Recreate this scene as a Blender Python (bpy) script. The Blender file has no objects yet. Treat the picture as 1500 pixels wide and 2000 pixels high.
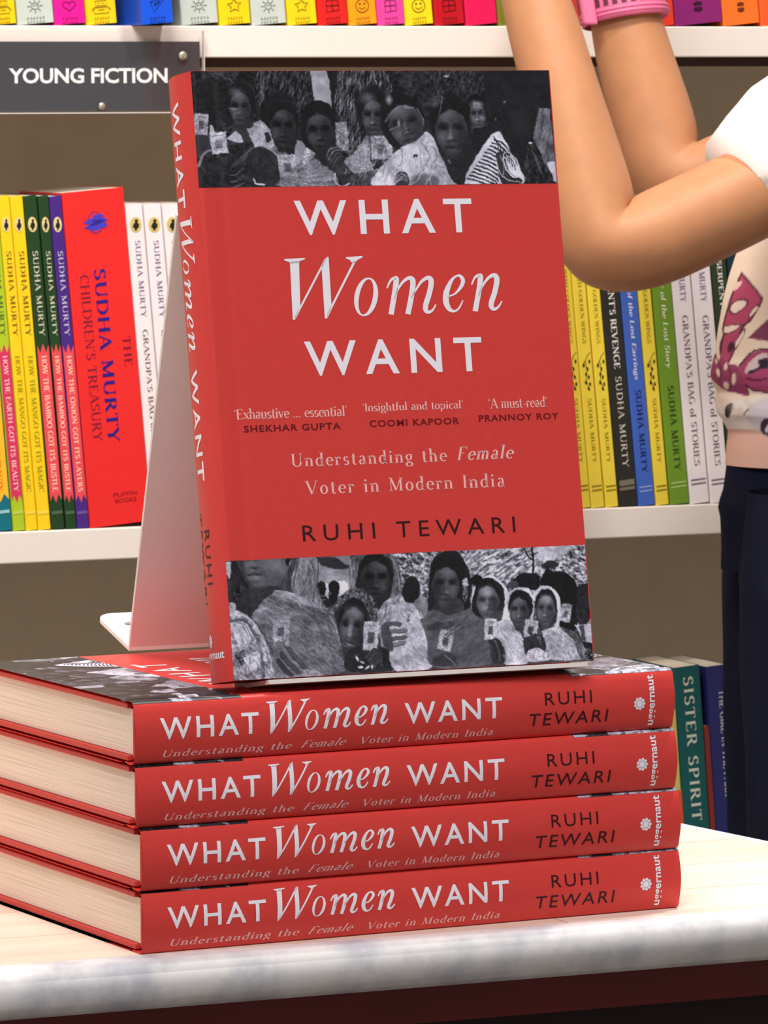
import bpy, math, random
import numpy as np
from mathutils import Vector, Matrix
random.seed(7)
SC = bpy.context.scene
COL = SC.collection
PI = math.pi
F_PX = 10000.0                      # focal length in pixels of the 1500x2000 frame

# ---------------------------------------------------------------- camera
PITCH, ROLL = 0.08197, 0.00394
CAM = Vector((0.08838, -1.80933, 0.30718))
cF = Vector((0, math.cos(PITCH), -math.sin(PITCH)))
R0 = Vector((1, 0, 0)); U0 = R0.cross(cF)
cR = R0 * math.cos(ROLL) - U0 * math.sin(ROLL)
cU = U0 * math.cos(ROLL) + R0 * math.sin(ROLL)
cd = bpy.data.cameras.new('camera'); cam = bpy.data.objects.new('camera', cd); COL.objects.link(cam)
cd.sensor_fit = 'VERTICAL'; cd.sensor_height = 36.0; cd.sensor_width = 27.0
cd.lens = F_PX / 2000 * 36.0
cd.clip_start = 0.05; cd.clip_end = 50
m = Matrix.Identity(4)
for i in range(3):
    m[i][0] = cR[i]; m[i][1] = cU[i]; m[i][2] = -cF[i]; m[i][3] = CAM[i]
cam.matrix_world = m
cd.dof.use_dof = True; cd.dof.focus_distance = 1.86; cd.dof.aperture_fstop = 130
SC.camera = cam

# ---------------------------------------------------------------- world, lights, exposure
SC.view_settings.view_transform = 'Standard'
SC.view_settings.look = 'None'
SC.view_settings.exposure = 0.0
SC.view_settings.gamma = 1.0
W_ = bpy.data.worlds.new('shop_interior_light'); SC.world = W_; W_.use_nodes = True
bg = W_.node_tree.nodes['Background']; bg.inputs[0].default_value = (1.0, 0.95, 0.92, 1); bg.inputs[1].default_value = 0.28

def area(name, loc, target, sx, sy, power, col):
    ld = bpy.data.lights.new(name, 'AREA'); ld.shape = 'RECTANGLE'; ld.size = sx; ld.size_y = sy
    ld.energy = power; ld.color = col
    o = bpy.data.objects.new(name, ld); COL.objects.link(o)
    o.location = loc
    o.rotation_euler = (Vector(target) - Vector(loc)).to_track_quat('-Z', 'Y').to_euler()
    return o
area('ceiling_light_over_table', (0.55, 0.55, 1.75), (0.12, 0.05, 0.05), 0.22, 0.22, 27, (1.0, 0.96, 0.93))
area('ceiling_light_over_aisle', (-0.3, -1.7, 2.3), (0.15, 0.5, 0.0), 1.4, 0.6, 60, (1.0, 0.95, 0.93))
area('ceiling_light_over_shelves', (-0.3, 0.35, 1.75), (0.1, 1.35, 0.1), 0.8, 0.3, 26, (1.0, 0.92, 0.82))

# ---------------------------------------------------------------- helpers
def s2l(c):
    c = c / 255.0
    return c / 12.92 if c <= 0.04045 else ((c + 0.055) / 1.055) ** 2.4
def rgb(r, g, b): return (s2l(r), s2l(g), s2l(b), 1.0)

def mat(name, col, rough=0.5, spec=0.5, noise=0.0, nscale=60, bump=0.0, bscale=400, metal=0.0, stretch=None, sss=0.0):
    M = bpy.data.materials.new(name); M.use_nodes = True
    nt = M.node_tree; b = nt.nodes['Principled BSDF']
    b.inputs['Base Color'].default_value = rgb(*col)
    b.inputs['Roughness'].default_value = rough
    b.inputs['Specular IOR Level'].default_value = spec
    b.inputs['Metallic'].default_value = metal
    if sss:
        b.inputs['Subsurface Weight'].default_value = sss
        b.inputs['Subsurface Radius'].default_value = (0.01, 0.004, 0.002)
        b.inputs['Subsurface Scale'].default_value = 1.0
    tc = nt.nodes.new('ShaderNodeTexCoord')
    vec = tc.outputs['Object']
    if stretch:
        mp = nt.nodes.new('ShaderNodeMapping'); mp.inputs['Scale'].default_value = stretch
        nt.links.new(vec, mp.inputs['Vector']); vec = mp.outputs['Vector']
    if noise:
        n = nt.nodes.new('ShaderNodeTexNoise'); n.inputs['Scale'].default_value = nscale; n.inputs['Detail'].default_value = 4
        nt.links.new(vec, n.inputs['Vector'])
        r = nt.nodes.new('ShaderNodeMapRange'); r.inputs['From Min'].default_value = 0.3; r.inputs['From Max'].default_value = 0.7
        r.inputs['To Min'].default_value = 1 - noise; r.inputs['To Max'].default_value = 1 + noise * 0.6
        nt.links.new(n.outputs['Fac'], r.inputs['Value'])
        mx = nt.nodes.new('ShaderNodeVectorMath'); mx.operation = 'SCALE'
        mx.inputs[0].default_value = rgb(*col)[:3]
        nt.links.new(r.outputs['Result'], mx.inputs['Scale'])
        nt.links.new(mx.outputs['Vector'], b.inputs['Base Color'])
    if bump:
        n = nt.nodes.new('ShaderNodeTexNoise'); n.inputs['Scale'].default_value = bscale; n.inputs['Detail'].default_value = 3
        nt.links.new(vec, n.inputs['Vector'])
        bp = nt.nodes.new('ShaderNodeBump'); bp.inputs['Strength'].default_value = bump; bp.inputs['Distance'].default_value = 0.001
        nt.links.new(n.outputs['Fac'], bp.inputs['Height']); nt.links.new(bp.outputs['Normal'], b.inputs['Normal'])
    return M

class MB:
    """collects faces, each with a material, and links them as ONE mesh object"""
    def __init__(s): s.v = []; s.f = []; s.m = []; s.mats = []; s.sm = []; s.col = None
    def mi(s, M):
        if M not in s.mats: s.mats.append(M)
        return s.mats.index(M)
    def poly(s, pts, M, smooth=False):
        i = len(s.v); s.v += [tuple(p) for p in pts]; s.f.append(tuple(range(i, i + len(pts)))); s.m.append(s.mi(M)); s.sm.append(smooth)
    def mesh(s, vs, fs, M, smooth=False):
        i = len(s.v); s.v += [tuple(p) for p in vs]
        k = s.mi(M)
        for f in fs: s.f.append(tuple(j + i for j in f)); s.m.append(k); s.sm.append(smooth)
    def box(s, a, b, M, tf=None):
        x0, y0, z0 = a; x1, y1, z1 = b
        vs = [(x0, y0, z0), (x1, y0, z0), (x1, y1, z0), (x0, y1, z0), (x0, y0, z1), (x1, y0, z1), (x1, y1, z1), (x0, y1, z1)]
        if tf: vs = [tf(*v) for v in vs]
        s.mesh(vs, [(0, 3, 2, 1), (4, 5, 6, 7), (0, 1, 5, 4), (1, 2, 6, 5), (2, 3, 7, 6), (3, 0, 4, 7)], M)
    def grid(s, rows, M, closed=False, smooth=True):
        n = len(rows[0]); vs = [p for r in rows for p in r]; fs = []
        for i in range(len(rows) - 1):
            for j in range(n if closed else n - 1):
                k = (j + 1) % n
                fs.append((i * n + j, i * n + k, (i + 1) * n + k, (i + 1) * n + j))
        s.mesh(vs, fs, M, smooth)
    def flat(s, polys, M, tf):
        for p in polys: s.poly([tf(*q) for q in p], M)
    def build(s, name, parent=None, weld=False):
        me = bpy.data.meshes.new(name)
        me.from_pydata(s.v, [], s.f)
        for M in s.mats: me.materials.append(M)
        me.polygons.foreach_set('material_index', s.m)
        me.polygons.foreach_set('use_smooth', s.sm)
        me.update()
        o = bpy.data.objects.new(name, me); COL.objects.link(o)
        if parent: o.parent = parent
        return o

def tag(o, label=None, cat=None, group=None, kind=None):
    if label: o['label'] = label
    if cat: o['category'] = cat
    if group: o['group'] = group
    if kind: o['kind'] = kind
    return o
def empty(name, loc=(0, 0, 0), rz=0):
    o = bpy.data.objects.new(name, None); COL.objects.link(o); o.location = loc; o.rotation_euler = (0, 0, rz)
    o.empty_display_size = 0.02
    return o
def copy_tree(o, parent=None):
    c = o.copy(); COL.objects.link(c)
    if parent: c.parent = parent
    for ch in [x for x in bpy.data.objects if x.parent == o]:
        copy_tree(ch, c)
    return c
def bevel(o, w, seg=2):
    b = o.modifiers.new('bevel', 'BEVEL'); b.width = w; b.segments = seg; b.limit_method = 'ANGLE'; b.angle_limit = math.radians(40)
    return o
def ray(px, py): return cF + cR * ((px - 750) / F_PX) - cU * ((py - 1000) / F_PX)
def at_y(px, py, Y):
    d = ray(px, py); return CAM + d * ((Y - CAM.y) / d.y)
def at_z(px, py, Z):
    d = ray(px, py); return CAM + d * ((Z - CAM.z) / d.z)

# ---------------------------------------------------------------- lettering
_fc = {}
def sans(txt, space=1.0, bold=0.0):
    """polygons of a sans lettering line, normalised so capitals are 1 high"""
    k = (txt, space, bold)
    if k in _fc: return _fc[k]
    cu = bpy.data.curves.new('line', 'FONT'); cu.body = txt; cu.space_character = space; cu.offset = bold
    cu.resolution_u = 3
    ob = bpy.data.objects.new('line', cu); COL.objects.link(ob)
    dg = bpy.context.evaluated_depsgraph_get()
    me = bpy.data.meshes.new_from_object(ob.evaluated_get(dg))
    vs = [v.co.copy() for v in me.vertices]
    ps = [[(vs[i].x, vs[i].y) for i in p.vertices] for p in me.polygons]
    bpy.data.objects.remove(ob); bpy.data.curves.remove(cu); bpy.data.meshes.remove(me)
    _fc[k] = ps
    return ps
def bbox(ps):
    xs = [q[0] for p in ps for q in p]; ys = [q[1] for p in ps for q in p]
    return min(xs), max(xs), min(ys), max(ys)
def fit(ps, x0, x1, y0, y1, shear=0.0):
    a, b, c, d = bbox(ps)
    out = []
    for p in ps:
        q = []
        for x, y in p:
            X = x0 + (x - a) / (b - a) * (x1 - x0); Y = y0 + (y - c) / (d - c) * (y1 - y0)
            q.append((X + shear * (Y - y0), Y))
        out.append(q)
    return out

def slices(ps, lv):
    """cuts convex pieces along horizontal levels, so lettering follows a rounded spine"""
    out = []
    lv = [-99] + list(lv) + [99]
    for p in ps:
        for lo, hi in zip(lv[:-1], lv[1:]):
            q = p
            for sg, L in ((1, lo), (-1, hi)):
                r = []
                for i in range(len(q)):
                    a, b = q[i - 1], q[i]; da, db = sg * (a[1] - L), sg * (b[1] - L)
                    if (da < 0) != (db < 0): t = da / (da - db); r.append((a[0] + (b[0] - a[0]) * t, L))
                    if db >= 0: r.append(b)
                q = r
                if len(q) < 3: break
            if len(q) >= 3: out.append(q)
    return out
def strip(pts, ws):
    """variable-width stroke -> quads"""
    n = len(pts); L = []; R = []
    for i in range(n):
        a = pts[max(i - 1, 0)]; b = pts[min(i + 1, n - 1)]
        dx, dy = b[0] - a[0], b[1] - a[1]; l = math.hypot(dx, dy) or 1
        nx, ny = -dy / l, dx / l; w = ws[i] / 2
        L.append((pts[i][0] + nx * w, pts[i][1] + ny * w)); R.append((pts[i][0] - nx * w, pts[i][1] - ny * w))
    return [[R[i], R[i + 1], L[i + 1], L[i]] for i in range(n - 1)]
def cr(pts, n=8):
    """Catmull-Rom through (x, y, w)"""
    P = [pts[0]] + list(pts) + [pts[-1]]; out = []
    for i in range(1, len(P) - 2):
        p0, p1, p2, p3 = P[i - 1], P[i], P[i + 1], P[i + 2]
        for k in range(n):
            t = k / n
            out.append(tuple(0.5 * ((2 * p1[j]) + (-p0[j] + p2[j]) * t + (2 * p0[j] - 5 * p1[j] + 4 * p2[j] - p3[j]) * t * t + (-p0[j] + 3 * p1[j] - 3 * p2[j] + p3[j]) * t ** 3) for j in range(len(p1))))
    out.append(tuple(pts[-1]))
    return out
def vstroke(pts, n=8):
    q = cr(pts, n); return strip([(a[0], a[1]) for a in q], [a[2] for a in q])

# a serif alphabet drawn as pen strokes; l = line, a = arc, s = serif, d = dot
TH, TN = 0.135, 0.05
SER = {
'A': (.76, 'l .06 0 .38 1 t;l .37 1 .70 0 T;l .18 .34 .56 .34 t;s .07 0;s .70 0'),
'B': (.66, 'l .14 0 .14 1 T;l .08 .97 .36 .97 t;a .36 .75 .18 .23 90 -90;l .14 .52 .36 .52 t;a .38 .27 .21 .25 90 -90;l .08 .03 .38 .03 t'),
'C': (.74, 'a .42 .5 .34 .49 50 310;l .63 .7 .65 .98 t'),
'D': (.80, 'l .14 0 .14 1 T;l .06 .97 .34 .97 t;a .34 .5 .38 .47 90 -90;l .06 .03 .34 .03 t'),
'E': (.64, 'l .14 0 .14 1 T;l .06 .97 .56 .97 t;l .14 .52 .46 .52 t;l .06 .03 .58 .03 t;l .57 .82 .57 .98 t;l .59 .02 .61 .2 t'),
'F': (.60, 'l .14 0 .14 1 T;l .06 .97 .54 .97 t;l .14 .52 .44 .52 t;l .55 .82 .55 .98 t;s .14 0'),
'G': (.80, 'a .42 .5 .34 .49 50 335;l .66 .05 .66 .42 T;s .64 .42'),
'H': (.82, 'l .14 0 .14 1 T;l .68 0 .68 1 T;l .14 .52 .68 .52 t;s .14 0;s .14 1;s .68 0;s .68 1'),
'I': (.32, 'l .16 0 .16 1 T;s .16 0;s .16 1'),
'J': (.42, 'l .26 .15 .26 1 T;a .13 .13 .13 .16 0 -120;s .26 1'),
'K': (.76, 'l .14 0 .14 1 T;l .64 1 .18 .45 t;l .28 .56 .68 0 T;s .14 0;s .14 1;s .64 1;s .68 0'),
'L': (.62, 'l .14 0 .14 1 T;l .06 .03 .56 .03 t;l .56 .02 .58 .24 t;s .14 1'),
'M': (.96, 'l .14 0 .14 1 t;l .14 1 .48 .05 T;l .48 .05 .80 1 t;l .80 0 .80 1 T;s .14 0;s .12 1;s .80 0;s .82 1'),
'N': (.84, 'l .14 0 .14 1 t;l .13 1 .70 .02 T;l .70 0 .70 1 t;s .14 0;s .12 1;s .70 1'),
'O': (.82, 'a .41 .5 .34 .49 0 360'),
'P': (.62, 'l .14 0 .14 1 T;l .08 .97 .34 .97 t;a .34 .73 .2 .25 90 -90;l .14 .48 .34 .48 t;s .14 0'),
'R': (.72, 'l .14 0 .14 1 T;l .08 .97 .34 .97 t;a .34 .74 .19 .24 90 -90;l .14 .5 .34 .5 t;l .34 .5 .64 0 T;s .14 0;s .66 0'),
'S': (.56, 'a .28 .75 .18 .23 35 270;a .28 .27 .2 .25 90 -145;l .45 .78 .46 .98 t;l .08 .22 .07 .02 t'),
'T': (.66, 'l .33 0 .33 1 T;l .04 .97 .62 .97 t;l .04 .8 .04 .98 t;l .62 .8 .62 .98 t;s .33 0'),
'U': (.80, 'l .14 .3 .14 1 T;a .40 .32 .26 .31 180 360;l .66 .3 .66 1 t;s .14 1;s .66 1'),
'V': (.76, 'l .06 1 .38 .02 T;l .38 .02 .70 1 t;s .07 1;s .70 1'),
'W': (1.06, 'l .06 1 .30 .02 T;l .30 .02 .53 1 t;l .53 1 .76 .02 T;l .76 .02 1.0 1 t;s .07 1;s .53 1;s 1.0 1'),
'Y': (.72, 'l .06 1 .36 .48 T;l .66 1 .36 .48 t;l .36 0 .36 .5 T;s .07 1;s .66 1;s .36 0'),
'a': (.52, 'l .38 .04 .38 .46 T;a .23 .46 .15 .2 0 150;a .22 .19 .14 .18 70 400;l .38 .05 .5 .04 t'),
'b': (.56, 'l .11 .03 .11 1.04 T;a .28 .32 .19 .31 0 360;s .08 1.04'),
'c': (.48, 'a .28 .32 .2 .31 50 310;d .43 .5 .06'),
'd': (.56, 'l .43 0 .43 1.04 T;a .26 .32 .19 .31 0 360;s .40 1.04;s .47 0'),
'e': (.50, 'a .27 .32 .2 .31 0 315;l .08 .35 .46 .35 t'),
'f': (.34, 'l .15 0 .15 .82 T;a .28 .82 .14 .2 60 180;l .02 .63 .3 .63 t;s .15 0'),
'g': (.52, 'a .24 .42 .17 .21 0 360;a .25 -.13 .21 .15 0 360;l .38 .6 .5 .64 t;l .14 .23 .12 .05 t;l .12 .04 .38 .02 T'),
'h': (.58, 'l .11 0 .11 1.04 T;a .28 .42 .17 .21 0 180;l .45 0 .45 .44 T;s .11 0;s .45 0;s .08 1.04'),
'i': (.28, 'l .13 0 .13 .64 T;s .13 0;s .1 .64;d .13 .88 .085'),
'l': (.28, 'l .13 0 .13 1.04 T;s .13 0;s .1 1.04'),
'm': (.86, 'l .11 0 .11 .64 T;a .26 .42 .15 .21 0 180;l .41 0 .41 .44 T;a .56 .42 .15 .21 0 180;l .71 0 .71 .44 T;s .11 0;s .41 0;s .71 0;s .08 .64'),
'n': (.58, 'l .11 0 .11 .64 T;a .28 .42 .17 .21 0 180;l .45 0 .45 .44 T;s .11 0;s .45 0;s .08 .64'),
'o': (.54, 'a .27 .32 .2 .31 0 360'),
'p': (.58, 'l .11 -.28 .11 .64 T;a .28 .32 .19 .31 0 360;s .11 -.28;s .08 .64'),
'r': (.40, 'l .11 0 .11 .64 T;a .26 .42 .15 .2 50 180;d .34 .55 .07;s .11 0;s .08 .64'),
's': (.42, 'a .21 .47 .13 .16 30 270;a .21 .17 .14 .16 90 -150'),
't': (.36, 'l .15 .12 .15 .84 T;a .25 .14 .1 .13 180 320;l .02 .63 .3 .63 t'),
'u': (.58, 'l .11 .2 .11 .64 T;a .28 .2 .17 .19 180 360;l .45 0 .45 .64 T;s .08 .64;s .42 .64;s .48 0'),
'v': (.52, 'l .05 .64 .26 .02 T;l .26 .02 .47 .64 t;s .05 .64;s .47 .64'),
'x': (.54, 'l .06 .64 .46 0 T;l .46 .64 .06 0 t;s .06 .64;s .46 .64;s .06 0;s .46 0'),
'y': (.54, 'l .05 .64 .27 .05 T;l .49 .64 .2 -.26 t;s .05 .64;s .49 .64;d .14 -.24 .07'),
'.': (.24, 'd .1 .06 .075'), '-': (.34, 'l .05 .3 .29 .3 t'),
"'": (.2, 'd .1 .93 .07;l .12 .93 .08 .76 t'), '`': (.2, 'd .1 .8 .07;l .08 .8 .12 .96 t'),
'|': (.3, 'l .1 -.05 .1 1.05 t'), ' ': (.34, ''),
}
def serif(txt, track=0.06, th=1.0, italic=0.0):
    out = []; x = 0
    for ch in txt:
        adv, code = SER.get(ch, SER['o'])
        ps = []
        for it in [c.split() for c in code.split(';') if c.strip()]:
            k = it[0]
            if k == 'l':
                x0, y0, x1, y1 = map(float, it[1:5]); w = (TH if it[5] == 'T' else TN) * th
                ps += strip([(x0, y0), (x1, y1)], [w, w])
            elif k == 'a':
                cx, cy, rx, ry, a0, a1 = map(float, it[1:7]); n = max(4, int(abs(a1 - a0) / 24)); P = []; Wd = []
                for i in range(n + 1):
                    a = math.radians(a0 + (a1 - a0) * i / n)
                    P.append((cx + rx * math.cos(a), cy + ry * math.sin(a)))
                    Wd.append((TN + (TH - TN) * abs(math.cos(a)) ** 1.3) * th)
                ps += strip(P, Wd)
            elif k == 's':
                cx, cy = float(it[1]), float(it[2]); h = TN * 0.8 * th
                y0, y1 = (cy, cy + h) if cy < .3 else (cy - h, cy)
                ps.append([(cx - .12, y0), (cx + .12, y0), (cx + .12, y1), (cx - .12, y1)])
            elif k == 'd':
                cx, cy, r = map(float, it[1:4])
                ps.append([(cx + r * th ** .5 * math.cos(a * PI / 3), cy + r * th ** .5 * math.sin(a * PI / 3)) for a in range(6)])
        out += [[(px + x + italic * py, py) for px, py in p] for p in ps]
        x += adv + track
    return out

# the italic word of the title, pen strokes in the slanted hand of the cover
_w = [
 [(48,443),(178,436),(177,445),(144,456),(143,470),(84,473),(80,462),(52,454)],
 [(84,460),(141,455),(149,742),(114,832),(102,830)],
 [(436,430),(542,421),(541,431),(512,446),(490,466),(470,462),(462,448),(438,439)],
 [(282,480),(318,428),(327,430),(345,740),(318,822),(303,822)],
]
_ws = [
 [(116,822,10),(150,752,12),(310,440,12)], [(320,810,10),(346,748,13),(492,455,14)],
 [(745,562,20),(756,570,34),(748,640,34),(735,720,34),(722,797,34)],
 [(697,628,9),(708,600,12),(724,574,16),(745,562,22)],
 [(742,700,7),(764,640,12),(798,588,18),(836,562,24),(858,572,34),(862,605,34),(850,690,34),(829,795,34)],
 [(852,690,7),(880,640,12),(916,586,18),(956,560,26),(976,572,34),(978,606,34),(964,670,34),(944,735,34),(944,768,30),(962,782,22),(988,768,14),(1009,732,8)],
 [(1082,682,8),(1130,664,12),(1168,622,22),(1184,580,26),(1168,550,20),(1142,548,13),(1108,580,22),(1078,650,36),(1074,712,38),(1092,758,30),(1124,776,16),(1156,758,12),(1183,706,8)],
 [(1240,604,9),(1251,575,12),(1266,552,16),(1286,543,22)],
 [(1286,542,20),(1297,552,34),(1290,620,34),(1276,700,34),(1262,776,34)],
 [(1284,680,7),(1306,620,12),(1342,566,18),(1380,542,26),(1400,556,34),(1402,590,34),(1388,655,34),(1368,716,34),(1367,748,30),(1386,762,22),(1412,748,14),(1436,710,8)],
]
def _women(k=1.0):
    ps = [list(p) for p in _w]
    for s in _ws: ps += vstroke([(x, y, w + (k - 1) * 12) for x, y, w in s], 5)
    n = 40; ring = []
    for i in range(n + 1):
        a = 2 * PI * i / n; c, s = math.cos(a), math.sin(a)
        # slanted bowl: thick flanks, thin top and bottom
        o = (564 + 75 * c - 14 * s, 684 + 124 * s); q = (563 + 44 * c - 18 * s, 684 + 113 * s)
        ring.append((o, q))
    for i in range(n): ps.append([ring[i][0], ring[i + 1][0], ring[i + 1][1], ring[i][1]])
    # affine from sketch units to millimetres on the cover
    p0, p1, p2 = (47.9, 815.3), (1434.8, 772.9), (47.9, 433.7)
    q0, q1, q2 = (30.09, 131.17), (118.43, 131.7), (31.82, 153.14)
    A = np.array([[p1[0]-p0[0], p2[0]-p0[0]], [p1[1]-p0[1], p2[1]-p0[1]]]); Bm = np.array([[q1[0]-q0[0], q2[0]-q0[0]], [q1[1]-q0[1], q2[1]-q0[1]]])
    Mx = Bm @ np.linalg.inv(A)
    return [[tuple(Mx @ np.array([x - p0[0], y - p0[1]]) + np.array(q0)) for x, y in p] for p in ps]
WOMEN = _women(); WOMEN_S = _women(1.5)

# ---------------------------------------------------------------- the two black and white prints on the jacket
class Paint:
    def __init__(s, x0, y0, x1, y1, res=1.5, g=60):
        s.x0, s.y0, s.res = x0, y0, res
        s.w = int((x1 - x0) * res); s.h = int((y1 - y0) * res)
        s.a = np.full((s.h, s.w), float(g)); s.T = (0, 0, 1.0)
        s.rng = np.random.RandomState(11)
        s.Y, s.X = np.mgrid[0:s.h, 0:s.w]
        s.cache = {}
    def noise(s, sx, sy, ang=0):
        k = (sx, sy, ang)
        if k in s.cache: return s.cache[k]
        X = s.X / s.res; Y = s.Y / s.res
        c, d = math.cos(ang), math.sin(ang)
        U = (X * c + Y * d) / sx + 500; V = (-X * d + Y * c) / sy + 500
        out = np.zeros_like(s.a); amp = 1; tot = 0
        for o in range(3):
            g = s.rng.rand(256, 256) * 2 - 1
            u = U * 2 ** o; v = V * 2 ** o; iu = np.floor(u).astype(int); iv = np.floor(v).astype(int)
            fu = u - iu; fv = v - iv; fu = fu * fu * (3 - 2 * fu); fv = fv * fv * (3 - 2 * fv)
            a = g[iv % 256, iu % 256]; b = g[iv % 256, (iu + 1) % 256]; c2 = g[(iv + 1) % 256, iu % 256]; d2 = g[(iv + 1) % 256, (iu + 1) % 256]
            out += amp * ((a * (1 - fu) + b * fu) * (1 - fv) + (c2 * (1 - fu) + d2 * fu) * fv); tot += amp; amp *= .6
        out /= tot * .5
        s.cache[k] = out
        return out
    def tr(s, p):
        return np.array([((s.T[0] + x / s.T[2] - s.x0) * s.res, (s.T[1] + y / s.T[2] - s.y0) * s.res) for x, y in p])
    def _apply(s, mask, sl, g, tex, ts, ang, grad):
        v = np.full(mask.shape, float(g))
        if grad is not None:      # grad = (dg across x, dg across y)
            h, w = mask.shape
            yy, xx = np.mgrid[0:h, 0:w]
            v = v + grad[0] * (xx / max(w, 1) - .5) + grad[1] * (yy / max(h, 1) - .5)
        if tex:
            n1 = s.noise(ts[0], ts[1], ang)[sl]; v = v + tex * n1
            if 12 < tex < 90: n2 = s.noise(ts[0] * 1.9, ts[1] * 1.6, ang + .35)[sl]; v = v + tex * 1.1 * (.45 - 2.2 * np.abs(n2)).clip(-1, .6)
        s.a[sl] = s.a[sl] * (1 - mask) + v * mask
    def poly(s, pts, g, tex=0, ts=(6, 6), ang=0, grad=None, soft=0.9, op=1.0, raw=False):
        P = s.tr(cr([tuple(p) for p in (list(pts) + [pts[0]])], 5)) if not raw else s.tr(pts)
        x0 = max(int(P[:, 0].min()) - 3, 0); x1 = min(int(P[:, 0].max()) + 4, s.w); y0 = max(int(P[:, 1].min()) - 3, 0); y1 = min(int(P[:, 1].max()) + 4, s.h)
        if x1 <= x0 or y1 <= y0: return
        yy, xx = np.mgrid[y0:y1, x0:x1].astype(float)
        ins = np.zeros(xx.shape, bool); dist = np.full(xx.shape, 1e9)
        n = len(P)
        for i in range(n):
            ax, ay = P[i]; bx, by = P[(i + 1) % n]
            if ay != by:
                c = ((ay > yy) != (by > yy)) & (xx < (bx - ax) * (yy - ay) / (by - ay) + ax); ins ^= c
            dx, dy = bx - ax, by - ay; L = dx * dx + dy * dy + 1e-9
            t = np.clip(((xx - ax) * dx + (yy - ay) * dy) / L, 0, 1)
            dist = np.minimum(dist, np.hypot(xx - ax - t * dx, yy - ay - t * dy))
        sd = np.where(ins, dist, -dist)
        s._apply(np.clip(.5 + sd / (2 * soft * s.res), 0, 1) * op, (slice(y0, y1), slice(x0, x1)), g, tex, ts, ang, grad)
    def ell(s, cx, cy, rx, ry, g, rot=0, tex=0, ts=(6, 6), grad=None, soft=0.9, op=1.0):
        (px, py), = s.tr([(cx, cy)]); k = s.res / s.T[2]; rx *= k; ry *= k; R = max(rx, ry) + soft * s.res * 2 + 2
        x0 = max(int(px - R), 0); x1 = min(int(px + R) + 1, s.w); y0 = max(int(py - R), 0); y1 = min(int(py + R) + 1, s.h)
        if x1 <= x0 or y1 <= y0: return
        yy, xx = np.mgrid[y0:y1, x0:x1].astype(float); xx -= px; yy -= py
        c, d = math.cos(rot), math.sin(rot); u = (xx * c + yy * d) / rx; v = (-xx * d + yy * c) / ry
        sd = (1 - np.hypot(u, v)) * min(rx, ry)
        s._apply(np.clip(.5 + sd / (2 * soft * s.res), 0, 1) * op, (slice(y0, y1), slice(x0, x1)), g, tex, ts, 0, grad)
    def line(s, pts, w, g, op=1.0, soft=.8):
        P = s.tr(cr([tuple(p) for p in pts], 5)); hw = w * s.res / s.T[2] / 2
        x0 = max(int(P[:, 0].min() - hw) - 3, 0); x1 = min(int(P[:, 0].max() + hw) + 4, s.w); y0 = max(int(P[:, 1].min() - hw) - 3, 0); y1 = min(int(P[:, 1].max() + hw) + 4, s.h)
        if x1 <= x0 or y1 <= y0: return
        yy, xx = np.mgrid[y0:y1, x0:x1].astype(float); dist = np.full(xx.shape, 1e9)
        for i in range(len(P) - 1):
            ax, ay = P[i]; dx, dy = P[i + 1][0] - ax, P[i + 1][1] - ay; L = dx * dx + dy * dy + 1e-9
            t = np.clip(((xx - ax) * dx + (yy - ay) * dy) / L, 0, 1); dist = np.minimum(dist, np.hypot(xx - ax - t * dx, yy - ay - t * dy))
        s._apply(np.clip(.5 + (hw - dist) / (soft * s.res), 0, 1) * op, (slice(y0, y1), slice(x0, x1)), g, 0, (6, 6), 0, None)
    def face(s, cx, cy, rx, ry, g, rot=0.0, side=-1, eye=None, dark=22, nose=25, brow=True, mouth=True, hair=True):
        """head: lit cheek and forehead, shaded far side, deep eye sockets, nose and lips"""
        k = max(rx / 20.0, 2.2) * .42
        def L(u, v):
            c, d = math.cos(rot), math.sin(rot); return (cx + u * rx * c - v * ry * d, cy + u * rx * d + v * ry * c)
        s.poly([L(-.95, -.3), L(-.7, -.85), L(0, -1.02), L(.7, -.85), L(.95, -.3), L(.86, .2), L(.55, .68), L(.2, .98), L(-.2, .98), L(-.55, .68), L(-.86, .2)], g, tex=9, ts=(3.4, 3.4), grad=(side * dark * -1.5, -16), soft=1.3)
        s.ell(*L(.25 * side, -.6), rx * .42, ry * .2, g + 40, rot, soft=k * 2.2, op=.65)
        s.ell(*L(.5 * side, .2), rx * .22, ry * .22, g + 38, rot, soft=k * 1.7, op=.65)
        s.ell(*L(-.62 * side, .2), rx * .36, ry * .7, g - dark * 1.5, rot, soft=k * 2.2, op=.75)
        s.ell(*L(0, .95), rx * .6, ry * .16, g - 26, rot, soft=k * 2, op=.6)
        for e in (-1, 1):
            s.ell(*L(.40 * e + .04 * side, -.16), rx * .30, ry * .13, max(g - 46, 16), rot, soft=k * 1.0, op=.9)
            s.ell(*L(.40 * e + .04 * side, -.12), rx * .17, ry * .05, max(g - 62, 14), rot, soft=k * .6, op=.8)
        s.line([L(.04 * side, -.1), L(.08 * side, .22)], rx * .12, g + nose * .7, op=.5, soft=k * 1.2)
        s.ell(*L(.10 * side, .27), rx * .13, ry * .06, g + nose + 14, rot, soft=k * .8, op=.75)
        s.ell(*L(-.08 * side, .36), rx * .24, ry * .045, max(g - 44, 16), rot, soft=k * .7, op=.7)
        s.ell(*L(-.16 * side, .1), rx * .1, ry * .24, g - 22, rot, soft=k, op=.55)
        if hair: s.poly([L(-1.02, .05), L(-1.0, -.5), L(-.6, -1.0), L(0, -1.14), L(.6, -1.0), L(1.0, -.5), L(1.02, .05), L(.84, -.25), L(.66, -.56), L(.3, -.72), L(.05 * side, -.80), L(-.3, -.70), L(-.66, -.54), L(-.84, -.25)], 26, tex=5, soft=1.6)
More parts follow.
